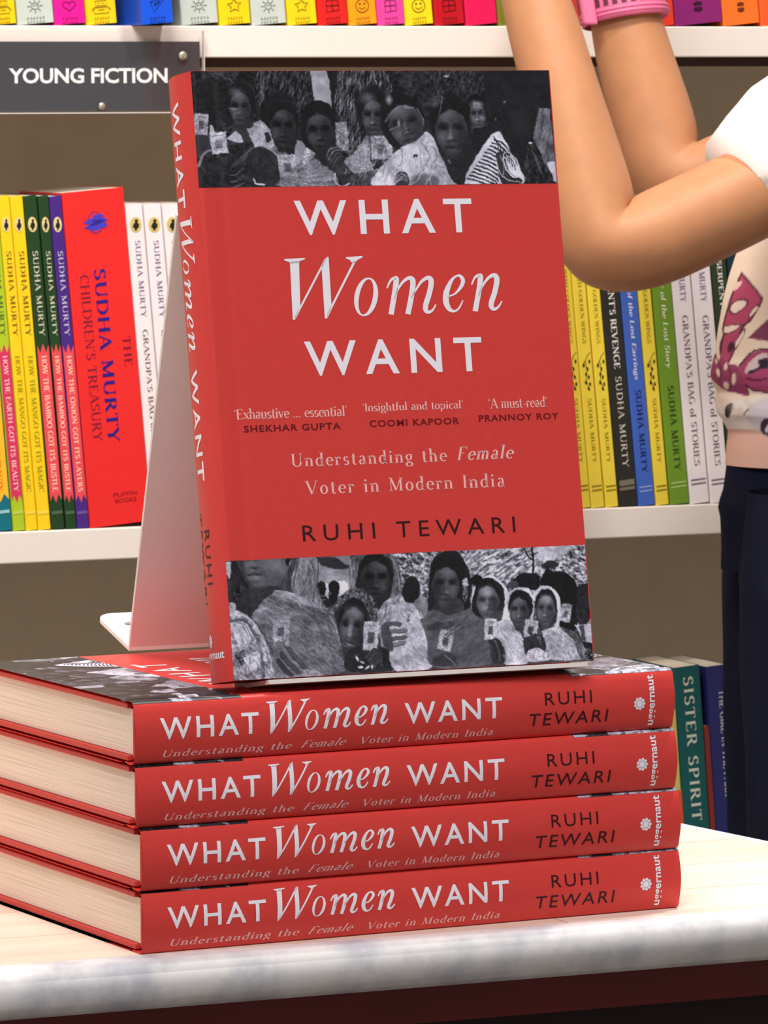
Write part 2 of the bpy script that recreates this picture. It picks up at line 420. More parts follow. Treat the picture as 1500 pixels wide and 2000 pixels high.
        if mouth:
            s.ell(*L(.0, .60), rx * .32, ry * .05, max(g - 46, 14), rot, soft=k * .8, op=.75)
            s.ell(*L(.04 * side, .69), rx * .2, ry * .035, g + 14, rot, soft=k * .8, op=.5)
    def folds(s, x0, y0, x1, y1, n, ang, g, amp, seed=1, ln=.35, w=7):
        """creases in cloth: pairs of light and dark strokes running one way"""
        R_ = random.Random(seed); L = ln * math.hypot(x1 - x0, y1 - y0)
        for i in range(n):
            x = R_.uniform(x0, x1); y = R_.uniform(y0, y1); a = ang + R_.uniform(-.35, .35); l = L * R_.uniform(.4, 1); b = a + R_.uniform(-.7, .7)
            q = [(x, y), (x + l * .5 * math.cos(a), y + l * .5 * math.sin(a)), (x + l * .5 * (math.cos(a) + math.cos(b)), y + l * .5 * (math.sin(a) + math.sin(b)))]
            s.line(q, w * R_.uniform(.7, 1.6), g - amp, op=.55, soft=1.4)
            s.line([(p[0] + w, p[1] - w * .6) for p in q], w * .8, g + amp * .8, op=.5, soft=1.2)
    def finish(s, amp=1.0):
        """paper grain and slightly irregular outlines"""
        dx = s.noise(7, 7) * amp * s.res + s.noise(2.4, 2.4) * .25 * s.res; dy = s.noise(8, 6.5) * amp * s.res + s.noise(2.2, 2.7) * .25 * s.res
        xi = np.clip(s.X + dx, 0, s.w - 1).astype(int); yi = np.clip(s.Y + dy, 0, s.h - 1).astype(int)
        s.a = s.a[yi, xi] * (1 + .13 * s.noise(26, 22)) + 7 * s.noise(1.7, 1.7)
    def card(s, x, y, w, h, rot=0.0, g=200, inner=90):
        c, d = math.cos(rot), math.sin(rot)
        q = lambda a, b: (x + a * c - b * d, y + a * d + b * c)
        s.poly([q(-w/2, -h/2), q(w/2, -h/2), q(w/2, h/2), q(-w/2, h/2)], g, tex=24, ts=(3, 3), raw=True, soft=1.1)
        s.poly([q(-w*.2, -h*.14), q(w*.2, -h*.14), q(w*.2, h*.26), q(-w*.2, h*.26)], inner, tex=26, ts=(2.2, 2.2), raw=True, soft=1.3, op=.75)
        s.line([q(-w*.34, -h*.34), q(w*.34, -h*.34)], h * .05, 120, op=.7)
    def hand(s, x, y, w, h, rot=0.0, g=80, n=4):
        c, d = math.cos(rot), math.sin(rot)
        q = lambda a, b: (x + a * w * c - b * h * d, y + a * w * d + b * h * c)
        s.poly([q(-.5, -.1), q(.1, -.35), q(.5, 0), q(.5, .6), q(-.2, .6)], g - 14, tex=6)
        for i in range(n):
            b = -.35 + i * .24
            s.line([q(.45, b + .1), q(.0, b - .05), q(-.45, b + .06)], h * .2, g + 10)
            s.line([q(.4, b + .2), q(.0, b + .07), q(-.42, b + .17)], h * .05, g - 45, op=.8)

def print_top():
    P = Paint(362, 118, 1098, 382, g=52)
    # left half of the print
    P.T = (370, 120, 4.054)
    P.poly([(-60,-60),(3100,-60),(3100,1100),(-60,1100)], 52, tex=16, ts=(9, 9), raw=True)
    P.poly([(0,60),(540,60),(530,330),(420,620),(0,620)], 44, tex=24, ts=(6, 6))
    P.ell(220, 120, 110, 40, 105, tex=20, soft=6, op=.6)
    P.poly([(500,60),(930,50),(955,300),(900,350),(860,420),(520,380)], 62, tex=42, ts=(1.8, 16), ang=.08)
    P.line([(545,90),(540,240),(560,300),(530,370)], 14, 135, op=.7)
    P.line([(290,160),(330,200),(345,240)], 12, 120, op=.7)
    P.poly([(925,62),(1050,62),(1080,150),(1098,380),(960,330)], 172, tex=7, ts=(12, 12), raw=True)
    P.poly([(1062,60),(1150,60),(1140,430),(1100,400),(1085,180)], 34, raw=True)
    P.poly([(1150,60),(1500,40),(1640,500),(1500,700),(1230,760),(1150,460),(1120,300)], 84, tex=52, ts=(1.6, 22), ang=.06)
    P.line([(1190,120),(1170,260),(1160,430)], 10, 150, op=.5)
    # far left woman in shadow
    P.ell(140, 380, 130, 200, 34, tex=9, soft=5)
    P.poly([(30,600),(130,600),(140,760),(60,800),(30,720)], 62, tex=8)
    P.card(75, 530, 105, 170, .06, 172, 90)
    P.poly([(140,540),(165,535),(200,640),(150,650)], 185)
    # second woman
    P.ell(375, 360, 120, 190, 30, soft=4)
    P.poly([(330,480),(460,480),(500,700),(330,760),(300,660)], 66, tex=8)
    P.face(378, 395, 92, 160, 74, 0, -1)
    P.ell(322, 398, 26, 7, 170, soft=1.6, op=.7)
    P.ell(350, 270, 50, 34, 130, soft=5, op=.7)
    P.poly([(270,640),(345,580),(400,662),(330,664)], 190, tex=8)
    P.poly([(60,860),(100,770),(200,730),(340,680),(470,660),(560,700),(520,1100),(60,1100)], 48, tex=14, ts=(6, 6))
    P.line([(56,860),(78,790),(120,745),(175,735)], 18, 150, op=.8)
    P.card(210, 675, 130, 170, -.12, 188, 120)
    P.poly([(290,860),(420,740),(500,680),(480,730),(380,830),(300,870)], 92, tex=8)
    for i in range(6): P.line([(295,905+i*26),(340,900+i*24),(400,840+i*30)], 7, 150 if i % 2 else 30, op=.75)
    # third woman, centre left
    P.ell(680, 480, 150, 230, 32, tex=6, soft=4)
    P.poly([(480,510),(560,500),(700,700),(770,780),(650,790),(560,740),(490,640)], 176, tex=16, ts=(4, 4))
    P.face(712, 545, 112, 190, 58, .03, -1, dark=14, nose=12)
    P.poly([(430,560),(480,540),(560,520),(600,600),(560,660),(520,720),(480,680)], 186, tex=14, ts=(4,4))
    P.poly([(565,590),(600,585),(620,640),(580,660)], 50)
    P.poly([(820,640),(890,660),(870,760),(820,840),(800,740)], 150, tex=8)
    P.poly([(860,800),(910,680),(975,720),(960,770),(1090,870),(1120,1000),(680,1010),(700,900)], 138, tex=18, ts=(5, 5))
    P.poly([(855,770),(905,680),(970,720),(930,790),(870,835)], 200, tex=36, ts=(3, 3))
    P.poly([(430,760),(500,700),(600,720),(670,800),(680,960),(600,1010),(490,980),(440,870)], 50, tex=10, ts=(6, 6))
    P.line([(480,960),(500,990),(560,1000)], 14, 190)
    P.card(745, 845, 140, 180, -.1, 178, 90)
    for i in range(5): P.line([(720+i*20,985-i*10),(900,930+i*14),(1100,880+i*30)], 6, 60 if i % 2 else 190, op=.55)
    P.folds(700, 860, 1050, 990, 16, -.4, 150, 46, 3, .4, 8); P.folds(90, 800, 420, 1000, 14, -.8, 56, 26, 6, .3, 9)
    # fourth woman, head tilted
    P.poly([(850,600),(860,430),(900,350),(980,318),(1070,340),(1120,420),(1145,500),(1100,505),(1100,760),(900,700)], 26, tex=4)
    P.face(1000, 570, 118, 190, 62, -.1, -1, dark=16, nose=30)
    P.poly([(960,700),(1100,700),(1090,830),(1010,820)], 44)
    P.card(1175, 600, 95, 230, -.06, 150, 110)
    P.poly([(1045,740),(1110,660),(1180,740),(1240,900),(1240,985),(1180,990),(1120,900),(1060,850)], 58, tex=10)
    for i in range(4): P.line([(1050+i*16,760+i*28),(1085+i*18,700+i*26),(1140+i*10,690+i*20)], 9, 165 if i < 2 else 100, op=.8)
    P.line([(1118,900),(1120,970),(1180,1000),(1240,965)], 12, 195)
    P.poly([(1185,800),(1290,700),(1372,590),(1395,640),(1400,780),(1420,880),(1280,900)], 168, tex=26, ts=(3, 3))
    P.poly([(1250,900),(1460,850),(1500,780),(1560,1000),(1250,990)], 96, tex=24, ts=(4, 8))
    P.folds(1190, 680, 1420, 900, 20, -.9, 165, 50, 13, .25, 7); P.folds(1260, 860, 1480, 990, 14, 1.2, 100, 44, 14, .3, 8)
    # fifth woman behind
    P.ell(1420, 370, 130, 190, 30, soft=4)
    P.face(1425, 440, 100, 175, 78, 0, -1, nose=50)
    P.ell(1385, 290, 50, 40, 120, soft=6, op=.7)
    P.card(1490, 680, 170, 190, -.06, 172, 110)
    # ---- right half
    P.T = (720, 110, 3.947)
    P.poly([(380,80),(900,70),(880,280),(760,330),(600,280),(480,300)], 56, tex=22, ts=(3, 7))
    for i in range(16):
        x = 560 + i * 20; P.line([(x,150+(i*37)%60),(x+14,210),(x+4,260)], 3, 120, op=.6)
    P.line([(12,80),(18,150),(36,210)], 9, 165, op=.8)
    P.ell(580, 128, 20, 9, 170)
    # sixth woman with sunlit nose, head tilted left
    P.poly([(70,560),(60,420),(100,300),(200,260),(320,330),(400,440),(420,560),(300,690),(150,690)], 30, tex=4)
    P.face(262, 520, 150, 205, 84, -.28, -1, nose=60, dark=20)
    P.line([(105,500),(150,420),(230,378),(310,390)], 16, 160, op=.5)
    P.ell(205, 510, 12, 24, 215, soft=2.4, op=.8); P.line([(130,570),(170,545),(190,530)], 7, 190, op=.6)
    P.ell(130, 325, 22, 34, 185, soft=4, op=.8)
    P.line([(350,395),(385,450),(400,510)], 9, 150, op=.7)
    P.line([(235,590),(265,570),(290,562)], 8, 28)
    P.poly([(60,860),(150,760),(240,690),(350,640),(410,570),(470,610),(500,680),(570,830),(700,970),(700,1010),(30,1010),(30,900)], 190, tex=16, ts=(7, 7), grad=(-20, 0))
    P.poly([(240,690),(350,680),(365,860),(300,990),(240,940)], 205, tex=6)
    P.poly([(315,752),(352,750),(350,775),(330,765),(320,780)], 60)
    for a in ((380,660,440,760,385,880),(470,690,500,760,450,850),(220,700,230,800,180,880)): P.line([a[:2], a[2:4], a[4:]], 9, 120, op=.7)
    P.poly([(30,905),(120,890),(150,960),(130,1010),(30,1010)], 222)
    P.poly([(165,960),(200,890),(260,900),(285,960),(260,1000),(180,1000)], 70, tex=10)
    for i in range(3): P.line([(175,950+i*18),(215,905+i*22),(270,930+i*16)], 8, 165, op=.8)
    P.ell(410, 975, 118, 72, 112, tex=5, soft=3)
    # seventh woman, full face
    P.ell(600, 470, 160, 210, 28, tex=4, soft=4)
    P.ell(500, 330, 60, 45, 78, tex=18, soft=6)
    P.poly([(540,700),(760,680),(800,780),(760,960),(640,970),(560,820)], 46, tex=5)
    P.face(615, 560, 142, 215, 78, .0, -1, nose=42, dark=24)
    P.line([(545,295),(535,370),(520,440)], 9, 112, op=.7)
    P.line([(570,690),(610,694),(645,680)], 9, 30)
    P.ell(605, 600, 16, 24, 140, soft=4, op=.6)
    # child face between
    P.ell(815, 330, 70, 60, 22, soft=3)
    P.face(825, 430, 66, 130, 92, -.1, -1, nose=70)
    P.ell(815, 350, 50, 28, 140, tex=28, ts=(3, 3), soft=3)
    P.ell(858, 455, 18, 20, 170, soft=3, op=.7)
    P.poly([(790,540),(900,520),(960,560),(900,660),(780,700)], 34, tex=4)
    # dark figure at the right
    P.poly([(870,90),(1380,70),(1400,360),(1310,380),(1260,560),(1240,700),(1400,1000),(1150,960),(1000,700),(930,600),(890,400)], 37, tex=6, ts=(14, 14))
    P.poly([(1110,380),(1230,400),(1240,560),(1150,620),(1090,520)], 44, soft=6)
    P.ell(1042, 324, 8, 8, 120); P.ell(966, 462, 5, 14, 140)
    P.poly([(1310,362),(1400,362),(1450,940),(1390,900),(1330,740),(1265,600)], 120, tex=20, ts=(4, 18), raw=True)
    P.poly([(1375,790),(1440,780),(1450,945),(1410,930)], 205, tex=6, raw=True)
    P.poly([(1180,860),(1230,640),(1330,760),(1420,940),(1200,965)], 52, tex=22, ts=(3, 8))
    for i in range(4): P.line([(1255+i*14,700+i*16),(1285+i*12,780+i*18),(1310+i*10,850+i*20)], 5, 130, op=.6)
    P.ell(1245, 640, 16, 9, 190)
    P.folds(80, 700, 560, 950, 22, 1.9, 195, 42, 5, .3, 8)
    P.folds(440, 780, 600, 900, 6, 1.1, 190, 40, 9, .2, 8)
    # zebra-striped shawl
    P.poly([(720,975),(730,890),(800,770),(860,680),(930,580),(990,555),(1050,640),(1120,790),(1195,920),(1180,965)], 208, tex=8, raw=True)
    for i in range(13):
        t = i / 12; x = 955 - 215 * t; y = 640 + 310 * t
        P.line([(x,y-20),(x+60+30*t,y+5),(x+115+70*t,y+60-20*t),(x+120+90*t,y+95-30*t)], 12, 42, op=.92)
    for i in range(7): P.line([(950+i*20,600+i*25),(975+i*22,640+i*25),(985+i*22,690+i*28)], 8, 48, op=.85)
    P.poly([(960,740),(1010,720),(1080,880),(1170,930),(1140,968),(1010,960)], 56, tex=8)
    for r in ((74,100),(46,66)):
        q = [(1090+r[0]*math.cos(a/8*PI)*.75+ r[1]*.35*math.sin(a/8*PI), 815+r[1]*math.sin(a/8*PI)) for a in range(17)]
        P.line(q, 9, 210)
    P.line([(1000,560),(1060,680),(1130,810),(1190,920)], 9, 200, op=.8)
    P.line([(965,760),(985,860),(1050,930),(1150,950)], 9, 190, op=.8)
    P.line([(1000,740),(1030,830),(1020,900)], 8, 170, op=.7)
    P.a = np.where(P.a > 100, 100 + (P.a - 100) * 1.18, P.a) - 8; P.finish()
    return P

def print_bottom():
    P = Paint(432, 1052, 1170, 1338, g=60)
    P.T = (430, 1080, 4.054)
    P.poly([(0,0),(3100,-200),(3100,1100),(0,1100)], 70, tex=10, raw=True)
    # leafy strip behind, right part first
    P.T = (790, 1050, 3.947)
    P.poly([(-260,140),(1480,20),(1500,700),(-260,700)], 138, tex=92, ts=(6, 4.5), ang=.5, raw=True)
    P.poly([(470,90),(1000,60),(1000,330),(470,330)], 160, tex=92, ts=(9, 3.4), ang=-.6, op=.8)
    P.poly([(1010,60),(1300,50),(1200,150),(1040,170)], 200, tex=14, soft=3)
    for x, y in ((770,170),(850,200),(900,150),(700,150),(600,170),(560,240)):
        P.line([(x,y),(x+60,y-40),(x+120,y-60)], 9, 215, op=.8); P.line([(x,y+16),(x+60,y-20),(x+130,y-38)], 7, 40, op=.7)
    P.line([(985,70),(992,200),(985,310)], 15, 30); P.line([(920,80),(955,140),(990,170)], 12, 40)
    P.poly([(1050,210),(1110,170),(1190,190),(1170,225),(1080,230)], 45)
    # left part
    P.T = (430, 1080, 4.054)
    P.poly([(760,40),(1010,20),(1010,330),(760,330)], 150, tex=10, grad=(0, 40), raw=True)
    P.poly([(740,40),(890,38),(1000,90),(1000,130),(880,130),(780,100)], 52, raw=True)
    P.poly([(890,30),(1000,25),(995,100),(930,60)], 140)
    P.poly([(790,260),(980,230),(960,400),(850,400),(800,360)], 215, tex=8)
    P.ell(782, 285, 34, 60, 26); P.ell(880, 275, 44, 50, 24); P.poly([(845,300),(915,300),(905,400),(860,410),(835,350)], 28)
    P.poly([(765,310),(800,330),(850,390),(840,430),(790,400)], 36)
    P.poly([(40,80),(120,75),(260,480),(80,440),(60,250)], 40, tex=10)
    P.poly([(40,80),(75,78),(80,150),(60,210)], 180)
    P.ell(180, 340, 90, 90, 48, tex=30, ts=(4, 4), soft=5)
    # large woman at the left: lower face and neck
    P.poly([(180,72),(520,50),(500,200),(420,300),(300,290),(220,230),(190,160)], 92, grad=(-10, -20), tex=5, soft=2)
    P.poly([(230,270),(440,270),(420,330),(300,470),(230,490),(140,440),(130,380)], 52, tex=8)
    P.ell(420, 120, 75, 50, 132, soft=8, op=.7)
    P.ell(232, 95, 44, 24, 120, soft=3); P.ell(262, 122, 28, 9, 40, soft=2)
    P.poly([(212,178),(260,160),(312,178),(270,188)], 66); P.line([(215,183),(262,178),(315,184)], 6, 28)
    P.ell(262, 204, 46, 16, 140, soft=3, op=.8)
    P.ell(290, 258, 50, 22, 112, soft=5, op=.7)
    P.line([(330,150),(352,185),(350,200)], 7, 60, op=.7)
    P.ell(520, 75, 22, 34, 26); P.ell(545, 110, 14, 46, 150, tex=30, ts=(2, 3))
    P.poly([(500,180),(560,60),(600,60),(570,320),(480,320),(450,290)], 74, tex=14, ts=(3, 12))
    P.poly([(590,50),(740,40),(755,260),(800,420),(860,440),(850,500),(560,330)], 142, tex=26, ts=(3, 16), ang=.05)
    P.line([(700,60),(735,200),(770,340),(820,430)], 10, 60, op=.5)
    P.line([(590,70),(575,200),(555,320)], 12, 60, op=.6)
    # her shawl
    P.poly([(240,500),(400,320),(560,330),(860,480),(930,680),(985,930),(400,990),(300,800),(240,620)], 128, tex=17, ts=(10, 4), ang=.5, grad=(-14, 20))
    P.poly([(400,330),(430,300),(580,330),(700,390),(790,440),(640,420),(480,380)], 172, tex=16, ts=(8, 3), ang=.4)
    for i in range(6): P.line([(405+i*4,345+i*14),(520,372+i*14),(660,420+i*12),(800,470+i*22)], 5, 62, op=.6)
    P.poly([(250,480),(320,430),(450,460),(600,480),(500,540),(400,560),(270,560)], 168, tex=22, ts=(5, 4), op=.7)
    for a in ((560,560,700,620,860,640),(620,700,760,720,900,800),(700,820,800,860,950,900),(820,520,870,640,960,820),(780,760,840,640,900,600)):
        P.line([a[:2], a[2:4], a[4:]], 6, 76, op=.6)
    P.line([(850,500),(905,620),(960,800),(985,930)], 12, 190, op=.6)
    P.folds(300, 420, 820, 900, 26, .75, 126, 30, 21, .3, 7); P.folds(400, 330, 760, 440, 14, .35, 165, 48, 22, .3, 7); P.folds(600, 60, 740, 330, 12, 1.4, 142, 40, 23, .5, 8)
    # flowered cloth at the far left
    P.poly([(70,400),(120,450),(230,510),(310,640),(360,820),(400,990),(110,1000),(80,620)], 176, tex=34, ts=(7, 7))
    P.poly([(80,560),(170,570),(240,650),(210,720),(120,710)], 205, tex=20, ts=(5, 5))
    P.poly([(110,800),(180,770),(190,870),(120,880)], 110, tex=44, ts=(3, 3))
    P.poly([(170,830),(270,820),(300,900),(220,930)], 215, tex=14)
    P.line([(80,540),(190,545),(260,640),(310,780),(330,980)], 22, 84, op=.75)
    P.line([(100,490),(220,520),(300,640),(370,800),(400,960)], 12, 205, op=.8)
    P.line([(110,450),(240,520),(330,650),(400,800)], 9, 60, op=.7)
    P.ell(92, 430, 26, 34, 170, tex=14)
    P.folds(90, 560, 380, 960, 30, 1.2, 175, 60, 24, .2, 8)
    # her raised card and hand
    P.card(465, 620, 130, 180, .05, 168, 84)
    P.poly([(400,820),(440,700),(470,720),(480,780),(430,860)], 118, tex=8)
    for a, w, g in (((500,715),(560,800),(655,905),38,96), ((470,790),(520,850),(610,950),42,80), ((445,840),(480,900),(545,965),40,66), ((425,900),(450,940),(480,970),34,60)) and \
        [(((500,715),(560,800),(655,905)),38,94),(((470,800),(520,860),(610,950)),38,76),(((445,850),(480,900),(545,965)),36,62)]:
        P.line(a, w, g); P.line([(x + 12, y - 14) for x, y in a], 9, g + 55, op=.6); P.line([(x - 16, y + 16) for x, y in a], 6, 22, op=.8)
    P.ell(512, 722, 24, 16, 175, .7, soft=2)
    # tall hooded woman
    P.poly([(1000,330),(1010,60),(1090,20),(1300,10),(1390,80),(1420,300),(1450,420),(1300,480),(1240,470),(1150,330)], 112, tex=24, ts=(3, 14))
    P.poly([(1050,260),(1080,90),(1150,30),(1260,20),(1340,70),(1350,220),(1300,400),(1230,450),(1150,330),(1080,290)], 40, tex=5)
    P.face(1205, 215, 125, 190, 56, .0, 1, dark=12, nose=26)
    P.line([(1010,60),(1020,180),(1000,300)], 14, 160, op=.6); P.line([(1340,40),(1385,150),(1400,300)], 14, 160, op=.6)
    P.poly([(1220,480),(1290,380),(1430,330),(1520,380),(1620,900),(1330,920),(1230,620)], 178, tex=24, ts=(5, 10), ang=.3)
    for a in ((1340,380,1360,440,1330,500),(1390,370,1400,430,1440,480),(1290,420,1280,500,1240,560)): P.line([a[:2], a[2:4], a[4:]], 12, 88, op=.6)
    P.folds(1250, 400, 1500, 880, 22, 1.3, 178, 46, 25, .25, 8)
    # patterned-scarf woman
    P.poly([(860,470),(900,380),(1000,290),(1120,290),(1210,400),(1220,520),(1180,640),(1000,420),(900,440)], 106, tex=44, ts=(3, 3))
    P.poly([(880,480),(960,400),(1080,390),(1140,450),(1170,560),(1120,700),(1060,900),(980,900),(940,760)], 52, tex=6)
    P.face(1020, 600, 112, 210, 80, .12, -1, nose=50, dark=26)
    P.ell(1040, 465, 60, 34, 128, .3, soft=7, op=.7)
    P.ell(1005, 610, 16, 54, 170, .1, soft=4, op=.7)
    P.ell(985, 735, 40, 13, 165, .3, soft=2, op=.8); P.line([(945,715),(990,745),(1030,750)], 8, 34)
    P.poly([(970,800),(1080,740),(1360,780),(1340,930),(985,940)], 42, tex=8)
    P.card(1170, 660, 118, 230, .05, 188, 62)
    for i in range(4): P.line([(1130+i*22,830+i*24),(1190+i*16,770+i*26),(1250,800+i*30)], 24, 66 + 8 * (i % 2)); P.line([(1140+i*22,848+i*24),(1200+i*16,790+i*26)], 5, 24, op=.8)
    for x, y in ((1060,840),(1100,870),(1140,910),(1180,905),(1085,905)): P.ell(x, y, 22, 9, 205, (x % 7) * .4, tex=14, ts=(2, 2))
    P.card(1470, 510, 70, 150, .1, 205, 120)
    P.ell(1490, 310, 70, 95, 34, tex=6)
    # ---- right half
    P.T = (790, 1050, 3.947)
    P.poly([(60,480),(140,460),(150,590),(90,620),(40,540)], 128, tex=12)
    P.ell(35, 395, 66, 95, 34, tex=5)
    P.poly([(-120,520),(0,500),(80,560),(130,740),(200,990),(-120,1010)], 192, tex=16, ts=(9, 9))
    P.line([(80,560),(150,800),(200,990)], 9, 230, op=.7)
    P.folds(-80, 560, 150, 960, 18, 1.3, 192, 40, 26, .3, 8)
    P.T = (430, 1080, 4.054)
    for a, w, g in ((((1270,580),(1340,560),(1400,570)),30,96),(((1270,640),(1340,625),(1440,620)),36,120),(((1290,690),(1360,680),(1440,670)),32,100),(((1320,730),(1370,725),(1430,710)),30,124)):
        P.line(a, w, g); P.line([(x, y + 17) for x, y in a], 6, 36, op=.7)
    P.poly([(1250,590),(1300,560),(1350,760),(1300,770),(1255,690)], 78, tex=6)
    P.card(1470, 510, 70, 150, .1, 190, 120)
    P.T = (790, 1050, 3.947)
    # the dark young woman in the middle
    P.poly([(160,560),(170,300),(200,170),(300,100),(400,110),(460,200),(500,330),(500,520),(400,600),(200,620)], 34, tex=4)
    P.line([(420,120),(480,230),(512,340),(490,500)], 10, 165, op=.8)
    P.line([(185,180),(165,340),(155,560)], 8, 150, op=.5)
    P.poly([(230,480),(400,470),(440,560),(380,640),(220,640),(180,600)], 62, tex=6, grad=(30, 0))
    P.face(300, 370, 120, 185, 84, .03, 1, dark=30, nose=34)
    P.poly([(200,200),(300,130),(420,170),(460,330),(430,340),(390,250),(300,205),(210,260)], 27)
    P.ell(455, 345, 22, 34, 190, tex=40, ts=(2, 2)); P.ell(450, 430, 20, 60, 150, tex=60, ts=(2, 3))
    P.poly([(100,640),(200,560),(340,600),(500,540),(600,600),(630,780),(660,970),(200,1000),(150,800)], 98, tex=12, ts=(12, 6), ang=-.6)
    P.poly([(150,690),(260,640),(360,650),(330,700),(180,720)], 56, op=.7); P.line([(200,620),(260,650),(350,630)], 12, 140, op=.6)
    P.line([(470,600),(420,660),(370,700)], 9, 40, op=.8); P.line([(560,640),(450,700),(370,720)], 6, 50, op=.7)
    P.card(295, 795, 108, 160, .2, 190, 70)
    P.poly([(200,930),(330,890),(380,980),(200,990)], 70); P.line([(290,910),(340,950),(370,980)], 12, 150, op=.7)
    P.folds(150, 620, 620, 930, 18, -.7, 96, 24, 27, .3, 8)
    # woman in white hood
    P.poly([(495,540),(510,400),(560,330),(640,290),(720,320),(790,420),(805,560),(800,650),(720,640),(740,480),(660,320),(560,350)], 214, tex=12)
    P.ell(545, 330, 50, 44, 26)
    P.poly([(500,520),(540,370),(640,310),(740,370),(760,500),(730,600),(640,640),(520,590)], 36, tex=4)
    P.face(628, 500, 100, 160, 104, -.05, -1, nose=70, dark=30)
    P.ell(620, 410, 46, 34, 160, soft=6, op=.7); P.ell(605, 540, 20, 26, 185, soft=4, op=.7)
    P.poly([(700,640),(800,640),(880,730),(950,960),(740,970),(690,800)], 196, tex=15, ts=(8, 8))
    P.poly([(620,620),(740,560),(730,640),(650,640)], 70)
    P.card(648, 708, 95, 165, .04, 205, 74)
    P.poly([(630,800),(700,780),(770,900),(740,970),(660,965)], 62, tex=6)
    for i in range(4): P.line([(650+i*26,800-i*6),(680+i*26,860),(700+i*22,950)], 8, 140 if i % 2 else 24, op=.7)
    P.folds(720, 640, 900, 940, 18, 1.2, 196, 44, 28, .3, 8)
    # two more women
    P.poly([(780,380),(880,280),(1030,280),(1035,380),(960,400)], 28); P.ell(830, 360, 45, 30, 80)
    P.poly([(790,420),(880,378),(960,400),(990,500),(985,600),(940,620),(960,480),(880,400),(800,440)], 205, tex=12)
    P.poly([(800,600),(810,440),(880,400),(960,440),(985,540),(940,640),(860,720)], 34)
    P.face(875, 570, 84, 140, 88, .0, -1, nose=56, dark=24)
    P.poly([(1045,330),(1100,220),(1130,250),(1240,265),(1320,330),(1350,480),(1320,700),(1200,720),(1180,440),(1060,380)], 26, tex=3)
    P.poly([(1330,380),(1430,360),(1440,620),(1340,660)], 44, tex=12)
    P.poly([(980,440),(1040,380),(1120,370),(1190,440),(1210,560),(1180,680),(1150,690),(1160,480),(1080,400),(1010,500)], 214, tex=10)
    P.poly([(1000,520),(1080,410),(1160,460),(1170,620),(1120,690),(1030,700)], 40)
    P.face(1085, 560, 84, 148, 100, .04, -1, nose=50, dark=26)
    P.ell(1090, 470, 40, 30, 165, soft=5, op=.7)
    P.card(965, 705, 105, 140, .12, 190, 60)
    P.card(1245, 580, 82, 140, .2, 190, 92)
    P.poly([(900,800),(1000,740),(1090,800),(1110,920),(940,920)], 52, tex=12)
    for i in range(4): P.line([(960+i*18,740+i*10),(1000+i*12,770),(1040,800+i*10)], 10, 110 if i % 2 else 40)
    P.poly([(1050,720),(1150,690),(1290,720),(1360,800),(1400,930),(1110,940),(1080,820)], 190, tex=20, ts=(6, 6))
    P.poly([(1200,700),(1300,720),(1370,820),(1400,925),(1350,920),(1300,790)], 104, tex=20, ts=(4, 10))
    P.folds(1060, 720, 1380, 920, 18, .9, 186, 46, 29, .25, 8)
    P.poly([(940,870),(1020,850),(1100,900),(1110,945),(940,960)], 212, tex=34, ts=(3, 3))
    P.poly([(1310,670),(1450,660),(1470,830),(1380,800)], 205, tex=14, raw=True)
    P.poly([(1345,670),(1385,670),(1400,800),(1370,790)], 84, raw=True)
    P.poly([(1380,800),(1470,820),(1470,860),(1400,850)], 30); P.poly([(1400,860),(1475,850),(1480,930),(1400,930)], 70, tex=60, ts=(3, 3))
    P.a = np.where(P.a > 110, 110 + (P.a - 110) * 1.25, P.a) - 4; P.finish()
    return P

def print_mesh(mb, P, quad, M, nu, nv, uv0, uv1, place, colors):
    """lays a printed picture on the jacket as a fine coloured mesh. quad = sheet corners TL,TR,BR,BL in sketch units"""
    (ax, ay), (bx, by), (cx, cy), (dx, dy) = quad
    i0 = len(mb.v); k = mb.mi(M)
    for j in range(nv + 1):
        t = j / nv
        for i in range(nu + 1):
            s = i / nu
            x = (ax * (1 - s) + bx * s) * (1 - t) + (dx * (1 - s) + cx * s) * t
            y = (ay * (1 - s) + by * s) * (1 - t) + (dy * (1 - s) + cy * s) * t
            X = min(max((x - P.x0) * P.res, 0), P.w - 1.001); Y = min(max((y - P.y0) * P.res, 0), P.h - 1.001)
            xi, yi = int(X), int(Y); fx, fy = X - xi, Y - yi
            g = (P.a[yi, xi] * (1 - fx) + P.a[yi, xi + 1] * fx) * (1 - fy) + (P.a[yi + 1, xi] * (1 - fx) + P.a[yi + 1, xi + 1] * fx) * fy
            g = min(max(g, 8), 250)
            mb.v.append(place(uv0[0] + (uv1[0] - uv0[0]) * s, uv0[1] + (uv1[1] - uv0[1]) * t))
            # cool grey printing ink
            colors.append((len(mb.v) - 1, s2l(g * .985), s2l(g * .985 + 1), s2l(min(g * 1.07 + 4, 255))))
    n = nu + 1
    for j in range(nv):
        for i in range(nu):
            a = i0 + j * n + i
            mb.f.append((a, a + n, a + n + 1, a + 1)); mb.m.append(k); mb.sm.append(True)

